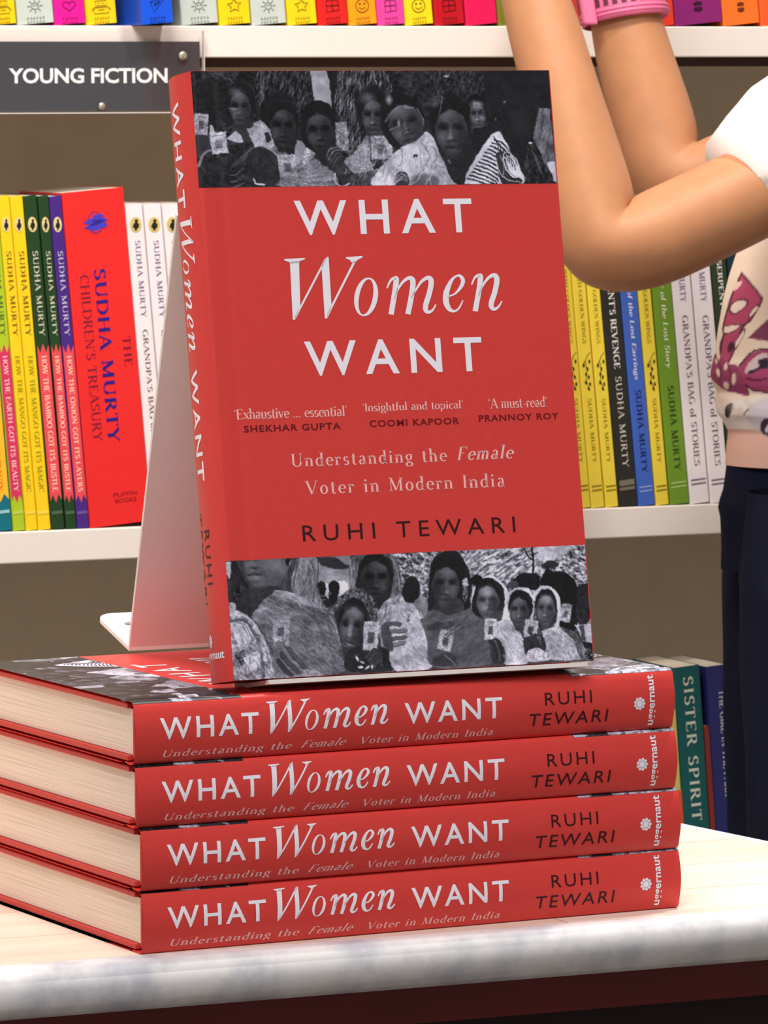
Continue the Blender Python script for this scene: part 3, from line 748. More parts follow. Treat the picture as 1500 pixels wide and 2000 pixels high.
# ---------------------------------------------------------------- materials
M_RED = mat('jacket_red', (218, 65, 60), 0.42, 0.35, noise=.03, nscale=300, bump=.03, bscale=900)
M_BOARD = mat('board_red', (196, 62, 54), 0.55, 0.3, noise=.06, nscale=200)
M_WHITE_INK = mat('white_ink', (244, 242, 252), 0.45, 0.3)
M_PALE_INK = mat('pale_pink_ink', (246, 196, 194), 0.45, 0.3)
M_DARK_INK = mat('maroon_black_ink', (58, 16, 24), 0.45, 0.3)
M_MAROON_INK = mat('maroon_ink', (112, 18, 28), 0.45, 0.3)
M_PRINT = bpy.data.materials.new('black_and_white_print'); M_PRINT.use_nodes = True
_nt = M_PRINT.node_tree; _b = _nt.nodes['Principled BSDF']; _b.inputs['Roughness'].default_value = .42; _b.inputs['Specular IOR Level'].default_value = .35
_a = _nt.nodes.new('ShaderNodeAttribute'); _a.attribute_name = 'ink'; _nt.links.new(_a.outputs['Color'], _b.inputs['Base Color'])
_PT, _PB = print_top(), print_bottom()
def page_mat(name, col, axis_scale):
    M = mat(name, col, .8, .1)
    nt = M.node_tree; b = nt.nodes['Principled BSDF']
    tc = nt.nodes.new('ShaderNodeTexCoord'); mp = nt.nodes.new('ShaderNodeMapping'); mp.inputs['Scale'].default_value = axis_scale
    n = nt.nodes.new('ShaderNodeTexNoise'); n.inputs['Scale'].default_value = 1; n.inputs['Detail'].default_value = 3
    r = nt.nodes.new('ShaderNodeValToRGB')
    r.color_ramp.elements[0].position = .35; r.color_ramp.elements[0].color = rgb(*[int(c * .9) for c in col])
    r.color_ramp.elements[1].position = .6; r.color_ramp.elements[1].color = rgb(*col)
    nt.links.new(tc.outputs['Object'], mp.inputs['Vector']); nt.links.new(mp.outputs['Vector'], n.inputs['Vector']); nt.links.new(n.outputs['Fac'], r.inputs['Fac'])
    nt.links.new(r.outputs['Color'], b.inputs['Base Color'])
    bp = nt.nodes.new('ShaderNodeBump'); bp.inputs['Strength'].default_value = .25; bp.inputs['Distance'].default_value = .0004
    nt.links.new(n.outputs['Fac'], bp.inputs['Height']); nt.links.new(bp.outputs['Normal'], b.inputs['Normal'])
    return M
M_PAGES = page_mat('cream_page_edges', (244, 224, 206), (14, 14, 2600))
M_PAGES_V = page_mat('white_page_edges', (226, 214, 196), (2600, 14, 14))
M_STAND = mat('white_powder_coat', (238, 230, 226), .35, .4, noise=.02, nscale=500, bump=.04, bscale=1500)
M_SLOT = mat('dark_slot', (120, 108, 104), .6)
M_SHELF = mat('white_laminate', (238, 226, 216), .4, .4, noise=.03, nscale=25)
M_BACKPANEL = mat('taupe_back_panel', (182, 171, 150), .8, .2, noise=.05, nscale=40)
M_UNDER = mat('dark_brown_rail_shade', (74, 52, 42), .6, .3)
M_FLOOR = mat('grey_floor', (120, 112, 106), .5, .4, noise=.08, nscale=6)
M_WALL = mat('warm_wall', (190, 178, 164), .8, .2)

# ---------------------------------------------------------------- the setting
fl = MB(); fl.box((-3, -3, -.80), (3, 2.6, -.75), M_FLOOR); tag(fl.build('floor'), kind='structure')
TA = 0.435; AL = math.atan(TA)                         # the bookcase stands turned by this much
BO = Vector((0.0, 1.3107, 0.0)); BE = Vector((math.cos(AL), math.sin(AL), 0)); BN = Vector((-math.sin(AL), math.cos(AL), 0))
def shelf_pt(px, py, back=0.0):
    """where a sight line meets the front plane of the bookcase -> (along, height)"""
    o = BO + BN * back; d = ray(px, py); t = (o - CAM).dot(BN) / d.dot(BN); q = CAM + d * t - o
    return q.dot(BE), q.z
wl = MB(); wl.box((-1.8, .262, -.75), (1.8, .32, 1.5), M_WALL)
w = wl.build('wall_back'); w.location = BO; w.rotation_euler = (0, 0, AL); tag(w, kind='structure')

# ---------------------------------------------------------------- bookcase
Z_TOP, Z_MID, Z_LOW = .3472, .0446, -.2585
bc = empty('bookcase', BO + Vector((0, 0, -.75)), AL)
tag(bc, 'white laminate bookcase with taupe back panel standing behind the table', 'bookcase')
zb = .75
for zt in (Z_TOP, Z_MID, Z_LOW, -.56):
    b = MB(); b.box((-.62, 0, zt + zb - .0192), (.78, .25, zt + zb), M_SHELF)
    o = b.build('shelf_board', bc); bevel(o, .0008)
b = MB(); b.box((-.62, .012, Z_TOP + zb - .0250), (.78, .03, Z_TOP + zb - .0193), M_UNDER); b.build('shade_rail', bc)  # recessed rail, coloured as the dark shadow line under the top shelf
b = MB(); b.box((-.62, .2505, 0), (.78, .258, 1.35), M_BACKPANEL); b.build('back_panel', bc)
for x in (-.638, .7805):
    b = MB(); b.box((x, 0, 0), (x + .0175, .25, 1.35), M_SHELF); o = b.build('side_panel', bc); bevel(o, .0008)

# ---------------------------------------------------------------- table
P0 = at_z(0, 1893, 0); P1 = at_z(1500, 1780, 0)
e = (P1 - P0).normalized(); nb = Vector((-e.y, e.x, 0))
q = at_z(1330, 1605, 0); r = at_z(1500, 1640, 0)
# the far edge line and the front edge line meet at the right corner
def meet(a, u, b_, v):
    d = u.x * v.y - u.y * v.x; t = ((b_.x - a.x) * v.y - (b_.y - a.y) * v.x) / d; return a + u * t
ce = (r - q).normalized(); corner = meet(P0, e, q, ce)
A = P0 - e * .55
far = q - ce * .62
far2 = A + nb * .62
def wood_top():
    M = bpy.data.materials.new('pale_wood_planks'); M.use_nodes = True; nt = M.node_tree; b = nt.nodes['Principled BSDF']
    b.inputs['Roughness'].default_value = .38
    tc = nt.nodes.new('ShaderNodeTexCoord'); mp = nt.nodes.new('ShaderNodeMapping'); mp.inputs['Rotation'].default_value = (0, 0, -math.atan2(e.y, e.x)); mp.inputs['Scale'].default_value = (1, 1, 1)
    nt.links.new(tc.outputs['Object'], mp.inputs['Vector'])
    br = nt.nodes.new('ShaderNodeTexBrick'); br.inputs['Scale'].default_value = 1; br.inputs['Brick Width'].default_value = .34; br.inputs['Row Height'].default_value = .055; br.inputs['Mortar Size'].default_value = .0005
    br.inputs['Color1'].default_value = rgb(242, 230, 214); br.inputs['Color2'].default_value = rgb(232, 202, 186); br.inputs['Mortar'].default_value = rgb(206, 172, 150)
    nt.links.new(mp.outputs['Vector'], br.inputs['Vector'])
    m2 = nt.nodes.new('ShaderNodeMapping'); m2.inputs['Scale'].default_value = (8, 90, 8); nt.links.new(mp.outputs['Vector'], m2.inputs['Vector'])
    n = nt.nodes.new('ShaderNodeTexNoise'); n.inputs['Scale'].default_value = 1; n.inputs['Detail'].default_value = 5; nt.links.new(m2.outputs['Vector'], n.inputs['Vector'])
    mr = nt.nodes.new('ShaderNodeMapRange'); mr.inputs['From Min'].default_value = .3; mr.inputs['From Max'].default_value = .7; mr.inputs['To Min'].default_value = .86; mr.inputs['To Max'].default_value = 1.03; nt.links.new(n.outputs['Fac'], mr.inputs['Value'])
    vm = nt.nodes.new('ShaderNodeVectorMath'); vm.operation = 'SCALE'; nt.links.new(br.outputs['Color'], vm.inputs[0]); nt.links.new(mr.outputs['Result'], vm.inputs['Scale']); nt.links.new(vm.outputs['Vector'], b.inputs['Base Color'])
    return M
def marble():
    M = bpy.data.materials.new('mottled_white_edge'); M.use_nodes = True; nt = M.node_tree; b = nt.nodes['Principled BSDF']; b.inputs['Roughness'].default_value = .3
    tc = nt.nodes.new('ShaderNodeTexCoord'); n = nt.nodes.new('ShaderNodeTexNoise'); n.inputs['Scale'].default_value = 45; n.inputs['Detail'].default_value = 5; n.inputs['Roughness'].default_value = .6
    nt.links.new(tc.outputs['Object'], n.inputs['Vector'])
    r = nt.nodes.new('ShaderNodeValToRGB'); r.color_ramp.elements[0].position = .34; r.color_ramp.elements[0].color = rgb(200, 202, 212); r.color_ramp.elements[1].position = .56; r.color_ramp.elements[1].color = rgb(240, 239, 240)
    nt.links.new(n.outputs['Fac'], r.inputs['Fac']); nt.links.new(r.outputs['Color'], b.inputs['Base Color'])
    return M
tb = empty('display_table', (0, 0, -.75)); tag(tb, 'pale wood display table with rounded mottled white edge under the red books', 'table')
M_TOP = wood_top(); M_EDGE = marble()
def toppoly(inset, z):
    """outline of the tabletop, moved inwards"""
    pts = [A, corner, far, far2]; out = []
    n = len(pts)
    for i in range(n):
        a, b_, c = pts[i - 1], pts[i], pts[(i + 1) % n]
        d1 = (b_ - a).normalized(); d2 = (c - b_).normalized(); n1 = Vector((-d1.y, d1.x, 0)); n2 = Vector((-d2.y, d2.x, 0))
        out.append(meet(b_ + n1 * inset, d1, b_ + n2 * inset, d2))
    return [Vector((p.x, p.y, z + .75)) for p in out]
b = MB(); b.poly(toppoly(.007, 0), M_TOP); b.poly(toppoly(.007, -.018)[::-1], M_TOP)
b.build('tabletop', tb)
b = MB(); rows = []
for k in range(9):
    a = PI * k / 8; rows.append(toppoly(.007 - .010 * math.sin(a) ** .4, -.0095 + .0095 * (abs(math.cos(a)) ** .8) * (1 if k <= 4 else -1)))
b.grid(rows, M_EDGE, closed=True); b.build('edge_band', tb)
M_APRON = mat('dark_red_apron', (98, 18, 14), .35, .4, noise=.15, nscale=30)
M_DARK = mat('near_black_base', (40, 26, 26), .6, .3)
b = MB(); pu = toppoly(.012, -.0185); pl = toppoly(.012, -.034); pi_ = toppoly(.03, -.034)
b.grid([pu, pl, pi_], M_APRON, closed=True, smooth=False); b.build('apron', tb)
b = MB(); pu = toppoly(.032, -.0185); pl = toppoly(.032, -.70)
b.grid([pu, pl], M_DARK, closed=True, smooth=False); b.poly(pl[::-1], M_DARK); b.build('cabinet_base', tb)
for i, p in enumerate(toppoly(.14, -.75)):
    b = MB(); b.box((p.x - .03, p.y - .03, 0), (p.x + .03, p.y + .03, .0495), M_DARK); b.build('foot', tb)

# ---------------------------------------------------------------- the red hardback: one book, then copies
BL, BW, BT = .222, .1455, .02264
def joint(u, side):
    """how far the cover dips in the hinge groove and rounds at the spine corner"""
    d = 0
    if u < .0022: d += .0022 - math.sqrt(max(.0022 ** 2 - (.0022 - u) ** 2, 0))
    d += .0006 * math.exp(-((u - .0085) / .0018) ** 2)
    return d
def zc(u): return BT - joint(u, 1)
SPB = .0017                                # how far the spine is rounded outwards
LV = [(BT - .0022 - (BT - .0044) * k / 10) * 1000 for k in range(10, -1, -1)]
def book_profile(off=0.0):
    pts = []
    us = [BW, .12, .09, .06, .03, .016, .0125, .0105, .0085, .0065, .0045, .003, .0022, .0014, .0007, .0002]
    for u in us: pts.append((u, zc(u) - off))
    for k in range(1, 10):
        t = k / 10; z = (BT - .0022) * (1 - t) + .0022 * t
        pts.append((-SPB * math.sin(PI * t) + off, z))
    for u in us[::-1]: pts.append((u, BT - zc(u) + off))
    return pts
def cover_pt(u, v, lift=.00012):           # u from spine, v from foot, millimetres
    u = u / 1000; return (BL - v / 1000, u, zc(u) + lift)
def spine_pt(x, z, lift=.00012):           # x from head, z from back board, millimetres
    z = z / 1000
    if z < .0022:                          # round the corner to the back board
        return (x / 1000, max(.0022 - z, 0) * .9 - lift * .7, max(z, 0) * .7 + .0004 - lift)
    t = min(max((BT - .0022 - z) / (BT - .0044), 0), 1) * 10; k = min(int(t), 9); f = t - k
    return (x / 1000, -SPB * ((1 - f) * math.sin(PI * k / 10) + f * math.sin(PI * (k + 1) / 10)) - lift, z)

def make_red_book(wrap=0.0):
    """wrap: millimetres by which the jacket sits round towards the back board"""
    root = empty('hardback_book')
    # jacket: outer skin, wrapped round boards and turned in at the fore edge
    j = MB(); pr = book_profile()
    n = 24
    rows = [[(BL * i / n, y, z) for y, z in pr] for i in range(n + 1)]
    j.grid(rows, M_RED)
    for z0, s in ((BT, -1), (0, 1)):
        j.box((0, BW, min(z0, z0 + s * .0028)), (BL, BW + .0003, max(z0, z0 + s * .0028)), M_RED)
    cp = cover_pt
    def W(ps, M, pt):
        if pt is cp: j.flat(ps, M, pt)
        else: j.flat([q for q in slices([[(x, y - wrap) for x, y in p] for p in ps], LV) if max(y for x, y in q) > .25], M, spine_pt)
    sp = spine_pt
    W(fit(sans('WHAT', 1.42, .014), 37.2, 109.2, 161.2, 174.0), M_WHITE_INK, cp)
    W(WOMEN, M_WHITE_INK, cp)
    W(fit(sans('WANT', 1.42, .014), 37.2, 109.0, 109.4, 122.2), M_WHITE_INK, cp)
    for s, a, b_, v in (("`Exhaustive ... essential'", 7.9, 52.4, 95.2), ("`Insightful and topical'", 58.8, 99.6, 95.8), ("`A must-read'", 110.1, 134.2, 96.2)):
        W(fit(serif(s, .02, 1.0), a, b_, v - .9, v + 3.1), M_PALE_INK, cp)
    for s, a, b_, v in (("SHEKHAR GUPTA", 11.1, 49.5, 89.8), ("COOMI KAPOOR", 61.1, 97.5, 90.2), ("PRANNOY ROY", 105.6, 138.6, 90.8)):
        W(fit(sans(s, 1.15, .02), a, b_, v - .2, v + 2.3), M_MAROON_INK, cp)
    u1 = serif('Understanding the ', .16, 1.0); u2 = serif('Female', .12, 1.05, .22)
    W(fit(u1, 28.9, 91.5, 75.0, 81.4), M_PALE_INK, cp); W(fit(u2, 95.5, 119.0, 76.5, 81.8), M_PALE_INK, cp)
    W(fit(serif('Voter in Modern India', .16, 1.0), 33.6, 114.2, 66.1, 71.3), M_PALE_INK, cp)
    W(fit(sans('RUHI TEWARI', 1.5, .0), 31.2, 117.2, 49.1, 55.0), M_DARK_INK, cp)
    # spine lettering
    W(fit(sans('WHAT', 1.22, .012), 9.7, 48.7, 8.8, 16.6), M_WHITE_INK, sp)
    W(fit(WOMEN_S, 52.2, 101.0, 8.4, 20.2), M_WHITE_INK, sp)
    W(fit(sans('WANT', 1.22, .012), 107.9, 148.4, 8.5, 16.3), M_WHITE_INK, sp)
    W(fit(serif('Understanding the ', .14, 1, .2), 11.2, 62.5, 1.6, 5.0), M_PALE_INK, sp)
    W(fit(serif('Female', .1, 1, .45), 66.0, 84.5, 2.3, 5.2), M_PALE_INK, sp)
    W(fit(serif('Voter in Modern India', .14, 1, .2), 90.5, 145.0, 2.2, 5.0), M_PALE_INK, sp)
    W(fit(sans('RUHI', 1.25, .0), 166.4, 186.3, 12.0, 16.7), M_DARK_INK, sp)
    W(fit(sans('TEWARI', 1.2, .0), 159.5, 193.0, 4.5, 9.2, .08), M_DARK_INK, sp)
    jt = fit(sans('juggernaut', 1.02, .02), .5, 20.9, 0, 4.0)
    W([[(213.4 - (y - .9), x) for x, y in p] for p in jt], M_WHITE_INK, sp)
    cx, cz = 206.7, 10.4
    W([[(cx + 1.5 * math.cos(a * PI / 8), cz + 1.5 * math.sin(a * PI / 8)) for a in range(16)]], M_WHITE_INK, sp)
    for k in range(9):
        a = 2 * PI * k / 9
        W([[(cx + 1.0 * math.cos(a - .4), cz + 1.0 * math.sin(a - .4)), (cx + 2.2 * math.cos(a - .26), cz + 2.2 * math.sin(a - .26)), (cx + 2.55 * math.cos(a), cz + 2.55 * math.sin(a)), (cx + 2.2 * math.cos(a + .3), cz + 2.2 * math.sin(a + .3)), (cx + 1.3 * math.cos(a + .3), cz + 1.3 * math.sin(a + .3))]], M_WHITE_INK, sp)
    cols = []
    print_mesh(j, _PT, [(371, 148), (1073, 126), (1088, 352), (385, 375)], M_PRINT, 540, 175, (.5, 221.9), (145.4, 179.2), lambda u, v: cover_pt(u, v, .00008), cols)
    print_mesh(j, _PB, [(441, 1098), (1146, 1062), (1160, 1291), (457, 1330)], M_PRINT, 540, 178, (.5, 43.3), (145.4, .1), lambda u, v: cover_pt(u, v, .00008), cols)
    # the portrait strip carries on over the lower edge of the back board
    ja = j.build('dust_jacket', root)
    at_ = ja.data.color_attributes.new('ink', 'FLOAT_COLOR', 'POINT')
    arr = np.ones((len(ja.data.vertices), 4), np.float32)
    for i, r_, g_, b_ in cols: arr[i, :3] = (r_, g_, b_)
    at_.data.foreach_set('color', arr.ravel())
    # boards and pages
    b = MB()
    for z0, z1 in ((BT - .0029, BT - .0009), (.0009, .0029)):
        b.box((.0006, .007, z0), (BL - .0006, BW - .0004, z1), M_BOARD)
    b.box((.0006, .0008, .0026), (BL - .0006, .0024, BT - .0026), M_BOARD)
    o = b.build('hard_cover', root); bevel(o, .0004)
    p = MB(); rows = []
    prof = [(.003, .0031), (.003, BT - .0031), (BW - .0045, BT - .0031)] + [(BW - .0045 - .0016 * math.sin(PI * k / 8), BT - .0031 - (BT - .0062) * k / 8) for k in range(1, 8)] + [(BW - .0045, .0031)]
    x0, x1 = .0024, BL - .0024
    nP = len(prof); vs = [(x0, y, z) for y, z in prof] + [(x1, y, z) for y, z in prof]
    fs = [(i, (i + 1) % nP, (i + 1) % nP + nP, i + nP) for i in range(nP)] + [tuple(range(nP))[::-1], tuple(range(nP, 2 * nP))]
    p.mesh(vs, fs, M_PAGES); p.build('page_block', root)
    return root

red = make_red_book()
YAW = .47156
s_ = Vector((math.cos(YAW), math.sin(YAW), 0)); h_ = Vector((-math.sin(YAW), math.cos(YAW), 0))
stack = [(3, -.0009, .0004, .003, 'topmost red hardback lying in the stack, carrying the white book stand'),
         (2, -.0006, .0, -.002, 'second red hardback from the top of the stack'),
         (1, .0010, -.0006, .001, 'third red hardback from the top, lying on the lowest book of the stack'),
         (0, .0014, .0002, .0, 'lowest red hardback of the stack, lying on the pale tabletop')]
books = []
for lv, ds, dh, dr, lab in stack:
    o = red if not books else copy_tree(red)
    o.location = s_ * ds + h_ * dh + Vector((0, 0, lv * (BT + .0001))); o.rotation_euler = (0, 0, YAW + dr)
    tag(o, lab, 'book', 'red hardbacks about women voters on the table'); books.append(o)
# the copy shown upright
DB = Vector((.03403, .02227, .09591)); DY, LEAN = .43296, .16609
dX = Vector((math.cos(DY), math.sin(DY), 0)); dK = Vector((-math.sin(DY), math.cos(DY), 0))
dU = dK * math.sin(LEAN) + Vector((0, 0, math.cos(LEAN))); dN = dX.cross(dU)
up = make_red_book(3.2)
tag(up, 'red hardback standing upright with its front cover towards us, leaning on the white stand', 'book', 'red hardbacks about women voters on the table')
Mx = Matrix.Identity(4)
org = DB - dN * BT + dU * BL
for i in range(3): Mx[i][0] = -dU[i]; Mx[i][1] = dX[i]; Mx[i][2] = dN[i]; Mx[i][3] = org[i]
up.matrix_world = Mx

# ---------------------------------------------------------------- white sheet metal stand
ZS = 4 * (BT + .0001) + .0002
so = Vector((DB.x, DB.y, ZS))
def sp3(u, k, z): return so + dX * u + dK * k + Vector((0, 0, z))
TS = .0016
def sheet(name, quad, parent, M=M_STAND, rnd=0):
    """bent sheet face of real thickness, quad given by 3D corners in order"""
    a, b_, c, d = quad; n = (b_ - a).cross(d - a).normalized() * TS
    pts = list(quad)
    if rnd:
        pts = [a, b_]
        for P, prev, nxt in ((c, b_, d), (d, c, a)):
            u = (prev - P).normalized() * rnd; v = (nxt - P).normalized() * rnd
            for k in range(6):
                t = PI / 2 * k / 5; pts.append(P + u * (1 - math.sin(t)) + v * (1 - math.cos(t)))
    m = MB(); N = len(pts)
    m.mesh([p for p in pts] + [p - n for p in pts], [tuple(range(N)), tuple(range(N, 2 * N))[::-1]] + [(i, i + N, (i + 1) % N + N, (i + 1) % N) for i in range(N)], M)
    o = m.build(name, parent)
    o.data.transform(Matrix.Translation(-so)); return o
st = empty('book_stand', so); tag(st, 'white bent sheet metal book stand on top of the red stack, behind the upright book', 'stand')
backo = DB - dN * (BT + .0004) - so       # foot of the book's back
def bk(u, h, extra=0.0):                  # a point on the plane behind the book
    return so + backo + dX * u + dU * h - dN * extra
apex = .172
F = [bk(.010, -.0012), bk(.134, -.0012), bk(.138, apex), bk(.002, apex)]
sheet('front_panel', F, st)
E0 = bk(.013, -.0006) ; E1 = bk(.142, -.0006)
fr = dN * (BT + .0022)
sheet('ledge', [bk(.013, -.0004) + fr, bk(.142, -.0004) + fr, bk(.142, -.0004), bk(.013, -.0004)], st)
B0, B1 = sp3(.0175, .1435, .0022), sp3(.130, .1435, .0022)
T0, T1 = bk(.0012, apex + .0006, TS), bk(.138, apex + .0006, TS)
sheet('rear_panel', [B0, B1, T1, T0], st)
up_r = dK * .036 + Vector((0, 0, .0096))
fo = sheet('rear_flange', [B0, B1, B1 + up_r, B0 + up_r], st, rnd=.007)
m = MB(); c0 = B0 + dX * .011 + up_r * .66 + Vector((0, 0, .00025))
m.poly([c0 + dX * (.0035 * math.cos(a * PI / 8)) + up_r.normalized() * (.0018 * math.sin(a * PI / 8)) - so for a in range(16)], M_SLOT); m.build('slot', st)

# ---------------------------------------------------------------- books on the bookcase
INK = {}
def ink(c, r=.5):
    if c not in INK: INK[c] = mat('ink_%s_%s_%s' % c, c, r, .3)
    return INK[c]
COVER = {}
def cov(c):
    if c not in COVER: COVER[c] = mat('glossy_cover_%s_%s_%s' % c, c, .35, .4, noise=.03, nscale=90)
    return COVER[c]
def base_y(x, Z):
    lo, hi = -400, 3000
    for _ in range(40):
        mid = (lo + hi) / 2
        if shelf_pt(x, mid)[1] > Z: lo = mid
        else: hi = mid
    return (lo + hi) / 2
class Spine:
    """draws on the spine of a shelf book; positions along the spine are given as heights in the picture"""
    def __init__(s, mb, w, h, yt, yb): s.mb, s.w, s.h, s.yt, s.yb = mb, w, h, yt, yb
    def z(s, y): return s.h * (s.yb - y) / (s.yb - s.yt)
    def down(s, ps, y0, y1, a, b, c, shear=0):          # lettering that reads from top to bottom; a, b across the spine 0..1
        q = fit(ps, 0, s.z(y0) - s.z(y1), a * s.w, b * s.w, shear)
        s.mb.flat(q, ink(c), lambda x, y: (y, -.00025, s.z(y0) - x))
    def across(s, ps, x0, x1, y0, y1, c):
        q = fit(ps, x0 * s.w, x1 * s.w, s.z(y1), s.z(y0)); s.mb.flat(q, ink(c), lambda x, y: (x, -.00025, y))
    def poly(s, pts, c, lift=.0002):                    # pts = (across 0..1, picture height)
        s.mb.poly([(a * s.w, -lift, s.z(y)) for a, y in pts], ink(c))
    def disc(s, a, y, ra, ry, c, lift=.0002, n=14):
        s.poly([(a + ra * math.cos(k * 2 * PI / n), y + ry * math.sin(k * 2 * PI / n)) for k in range(n)], c, lift)
    def stroke(s, pts, wd, c):                          # pts in (across 0..1, picture height); width in mm
        P = [(a * s.w, s.z(y)) for a, y in pts]
        s.mb.flat(strip(P, [wd / 1000] * len(P)), ink(c), lambda x, y: (x, -.0003, y))
    def logo(s, y, ring=(226, 206, 140), bird=(30, 34, 30)):
        s.disc(.5, y, .34, 15, ring)
        s.mb_bird(y, bird)
    def mb_bird(s, y, c):
        B_ = [(-.05,-9),(.08,-11),(.16,-7),(.1,-4),(.2,0),(.16,6),(.02,9),(.08,11),(-.12,11),(-.06,8),(-.2,4),(-.12,-2),(-.02,-5)]
        s.poly([(.5 + a * 1.0, y + b) for a, b in B_], c, .0003)
    def rules(s, y, c):
        s.poly([(.12, y), (.88, y), (.88, y + 3), (.12, y + 3)], c); s.poly([(.12, y + 8), (.88, y + 8), (.88, y + 11), (.12, y + 11)], c)

def shelf_book(kind, xl, xr, ytop, col, Z, label, group=None, lean_px=None, art=None, depth=.076, out=0.0, xtop=None, pages=M_PAGES_V, cat='book', lean=None):
    yb = base_y(xl, Z); s0, _ = shelf_pt(xl, yb); s1, _ = shelf_pt(xr, base_y(xr, Z))
    if lean is None: lean = math.radians(4.9)
    xt = xl - math.tan(lean) * (yb - ytop)
    st_, zt = shelf_pt(xt, ytop)
    th = math.atan2(s0 - st_, zt - Z); h = math.hypot(s0 - st_, zt - Z); w = (s1 - s0) * math.cos(th) - .0001
    root = empty(kind)
    # front corner on the board, leaning to the left
    Mw = Matrix.Translation(BO + BE * s0 + BN * (.0015 - out) + Vector((0, 0, Z + .0002))) @ Matrix.Rotation(AL, 4, 'Z') @ Matrix.Rotation(-th, 4, 'Y')
    root.matrix_world = Mw
    b = MB(); C = cov(col); t = .0006
    # wrap cover with a softly rounded spine
    r = min(.0012, w * .12); n = 5
    outl = [(0, depth)] + [(r - r * math.cos(PI / 2 * k / n), r - r * math.sin(PI / 2 * k / n)) for k in range(n + 1)] + [(w - r + r * math.sin(PI / 2 * k / n), r - r * math.cos(PI / 2 * k / n)) for k in range(n + 1)] + [(w, depth)]
    inl = [(w - t, depth), (w - t, t + r * .5), (t, t + r * .5), (t, depth)]
    prof = outl + inl; N = len(prof)
    vs = [(x, y, 0) for x, y in prof] + [(x, y, h) for x, y in prof]
    b.mesh(vs, [(i, (i + 1) % N, (i + 1) % N + N, i + N) for i in range(N)], C)
    for zz, off in ((0, 0), (h, N)):
        no = len(outl)
        for i in range(no - 1):
            a1 = outl[i]; a2 = outl[i + 1]
            f = lambda p: (min(max(p[0], t), w - t), max(p[1], t + r * .5) if p[1] < depth else p[1], zz)
            b.poly([(a1[0], a1[1], zz), (a2[0], a2[1], zz), f(a2), f(a1)], C)
    S = Spine(b, w, h, ytop, yb)
    if art: art(S)
    b.build('cover', root)
    p = MB(); p.box((t, t + r * .5, .0003), (w - t, depth - .0008, h - .0003), pages); p.build('page_block', root)
    tag(root, label, cat, group)
    return root

INKD = (40, 40, 44)
def series(body, banner, btxt, title, ttxt=(214, 210, 180)):
    def art(S):
        S.logo(440)
        S.down(serif('SUDHA MURTY', .08, 1.1), 492, 658, .3, .74, ttxt)
        if banner:
            S.poly([(.06, 675), (.28, 690), (.5, 672), (.72, 690), (.94, 675), (.94, 980), (.72, 968), (.5, 984), (.28, 968), (.06, 980)], banner)
            S.down(serif(title, .05, 1.3), 696, 962, .3, .72, btxt)
        else:
            S.down(serif(title, .05, 1.2), 696, 962, .3, .72, btxt)
        S.poly([(.08, 1000), (.92, 1000), (.92, 1006), (.08, 1006)], tuple(min(255, int(c * .8 + 50)) for c in body))
    return art
GL = 'thin retelling paperbacks with a band on the spine'
YEL = (250, 208, 30); GRN = (34, 66, 34); VIO = (72, 40, 130); PNK = (232, 76, 84)
def teal_art(S):
    S.poly([(.0, 400), (1, 400), (1, 690), (0, 690)], (150, 190, 70), .00015)
    S.poly([(.06, 660), (.28, 676), (.5, 660), (.72, 676), (.94, 660), (.94, 980), (.72, 968), (.5, 984), (.28, 968), (.06, 980)], (252, 190, 40))
    S.down(serif('HOW THE EARTH GOT ITS BEAUTY', .05, 1.3), 696, 962, .3, .7, (226, 90, 40)); S.poly([(.08, 1000), (.92, 1000), (.92, 1006), (.08, 1006)], (150, 200, 205))
shelf_book('paperback', -12, 27, 386, (20, 112, 128), Z_MID, 'thin paperback with teal spine foot and yellow band, leftmost on the middle shelf', GL, art=teal_art)
shelf_book('paperback', 28, 52, 386, (176, 200, 40), Z_MID, 'thin lime green paperback with a crimson band, beside the teal-footed one', GL, art=series((176, 200, 40), (214, 50, 90), (250, 200, 200), 'HOW THE EARTH GOT ITS BEAUTY', (80, 110, 40)))
shelf_book('paperback', 53, 76, 385, YEL, Z_MID, 'thin yellow paperback touching the lime green one', GL, art=series(YEL, None, (170, 160, 20), 'HOW THE MANGO GOT ITS MAGIC', (120, 96, 30)))
shelf_book('paperback', 77, 102, 385, YEL, Z_MID, 'thin yellow paperback touching the dark green one', GL, art=series(YEL, None, (170, 160, 20), 'HOW THE MANGO GOT ITS MAGIC', (120, 96, 30)))
shelf_book('paperback', 103, 129, 384, GRN, Z_MID, 'dark green paperback with pink band, beside a yellow one', GL, art=series(GRN, PNK, (255, 205, 180), 'HOW THE BAMBOO GOT ITS BUSTLE'))
shelf_book('paperback', 131, 152, 384, GRN, Z_MID, 'dark green paperback with pink band, beside the violet one', GL, art=series(GRN, PNK, (255, 205, 180), 'HOW THE BAMBOO GOT ITS BUSTLE'))
shelf_book('paperback', 153, 177, 385, VIO, Z_MID, 'violet paperback with pink band, beside the thick red book', GL, art=series(VIO, PNK, (255, 205, 180), 'HOW THE ONION GOT ITS LAYERS', (200, 190, 220)))
def treasury(S):
    S.disc(.5, 441, .13, 22, (150, 40, 90)); S.disc(.5, 441, .11, 19, (224, 46, 50), .00025)
    S.mb_bird(436, (70, 60, 190)); S.mb_bird(446, (70, 60, 190))
    S.down(serif('THE', .12, .9), 668, 726, .78, .90, (120, 20, 50))
    S.down(serif('SUDHA MURTY', .1, 1.25), 532, 872, .40, .60, (40, 26, 130))
    S.down(serif("CHILDREN'S TREASURY", .06, .8), 540, 866, .17, .32, (120, 24, 60))
    S.across(sans('PUFFIN'), .42, .80, 970, 978, (150, 10, 30)); S.across(sans('BOOKS'), .44, .78, 982, 990, (150, 10, 30))
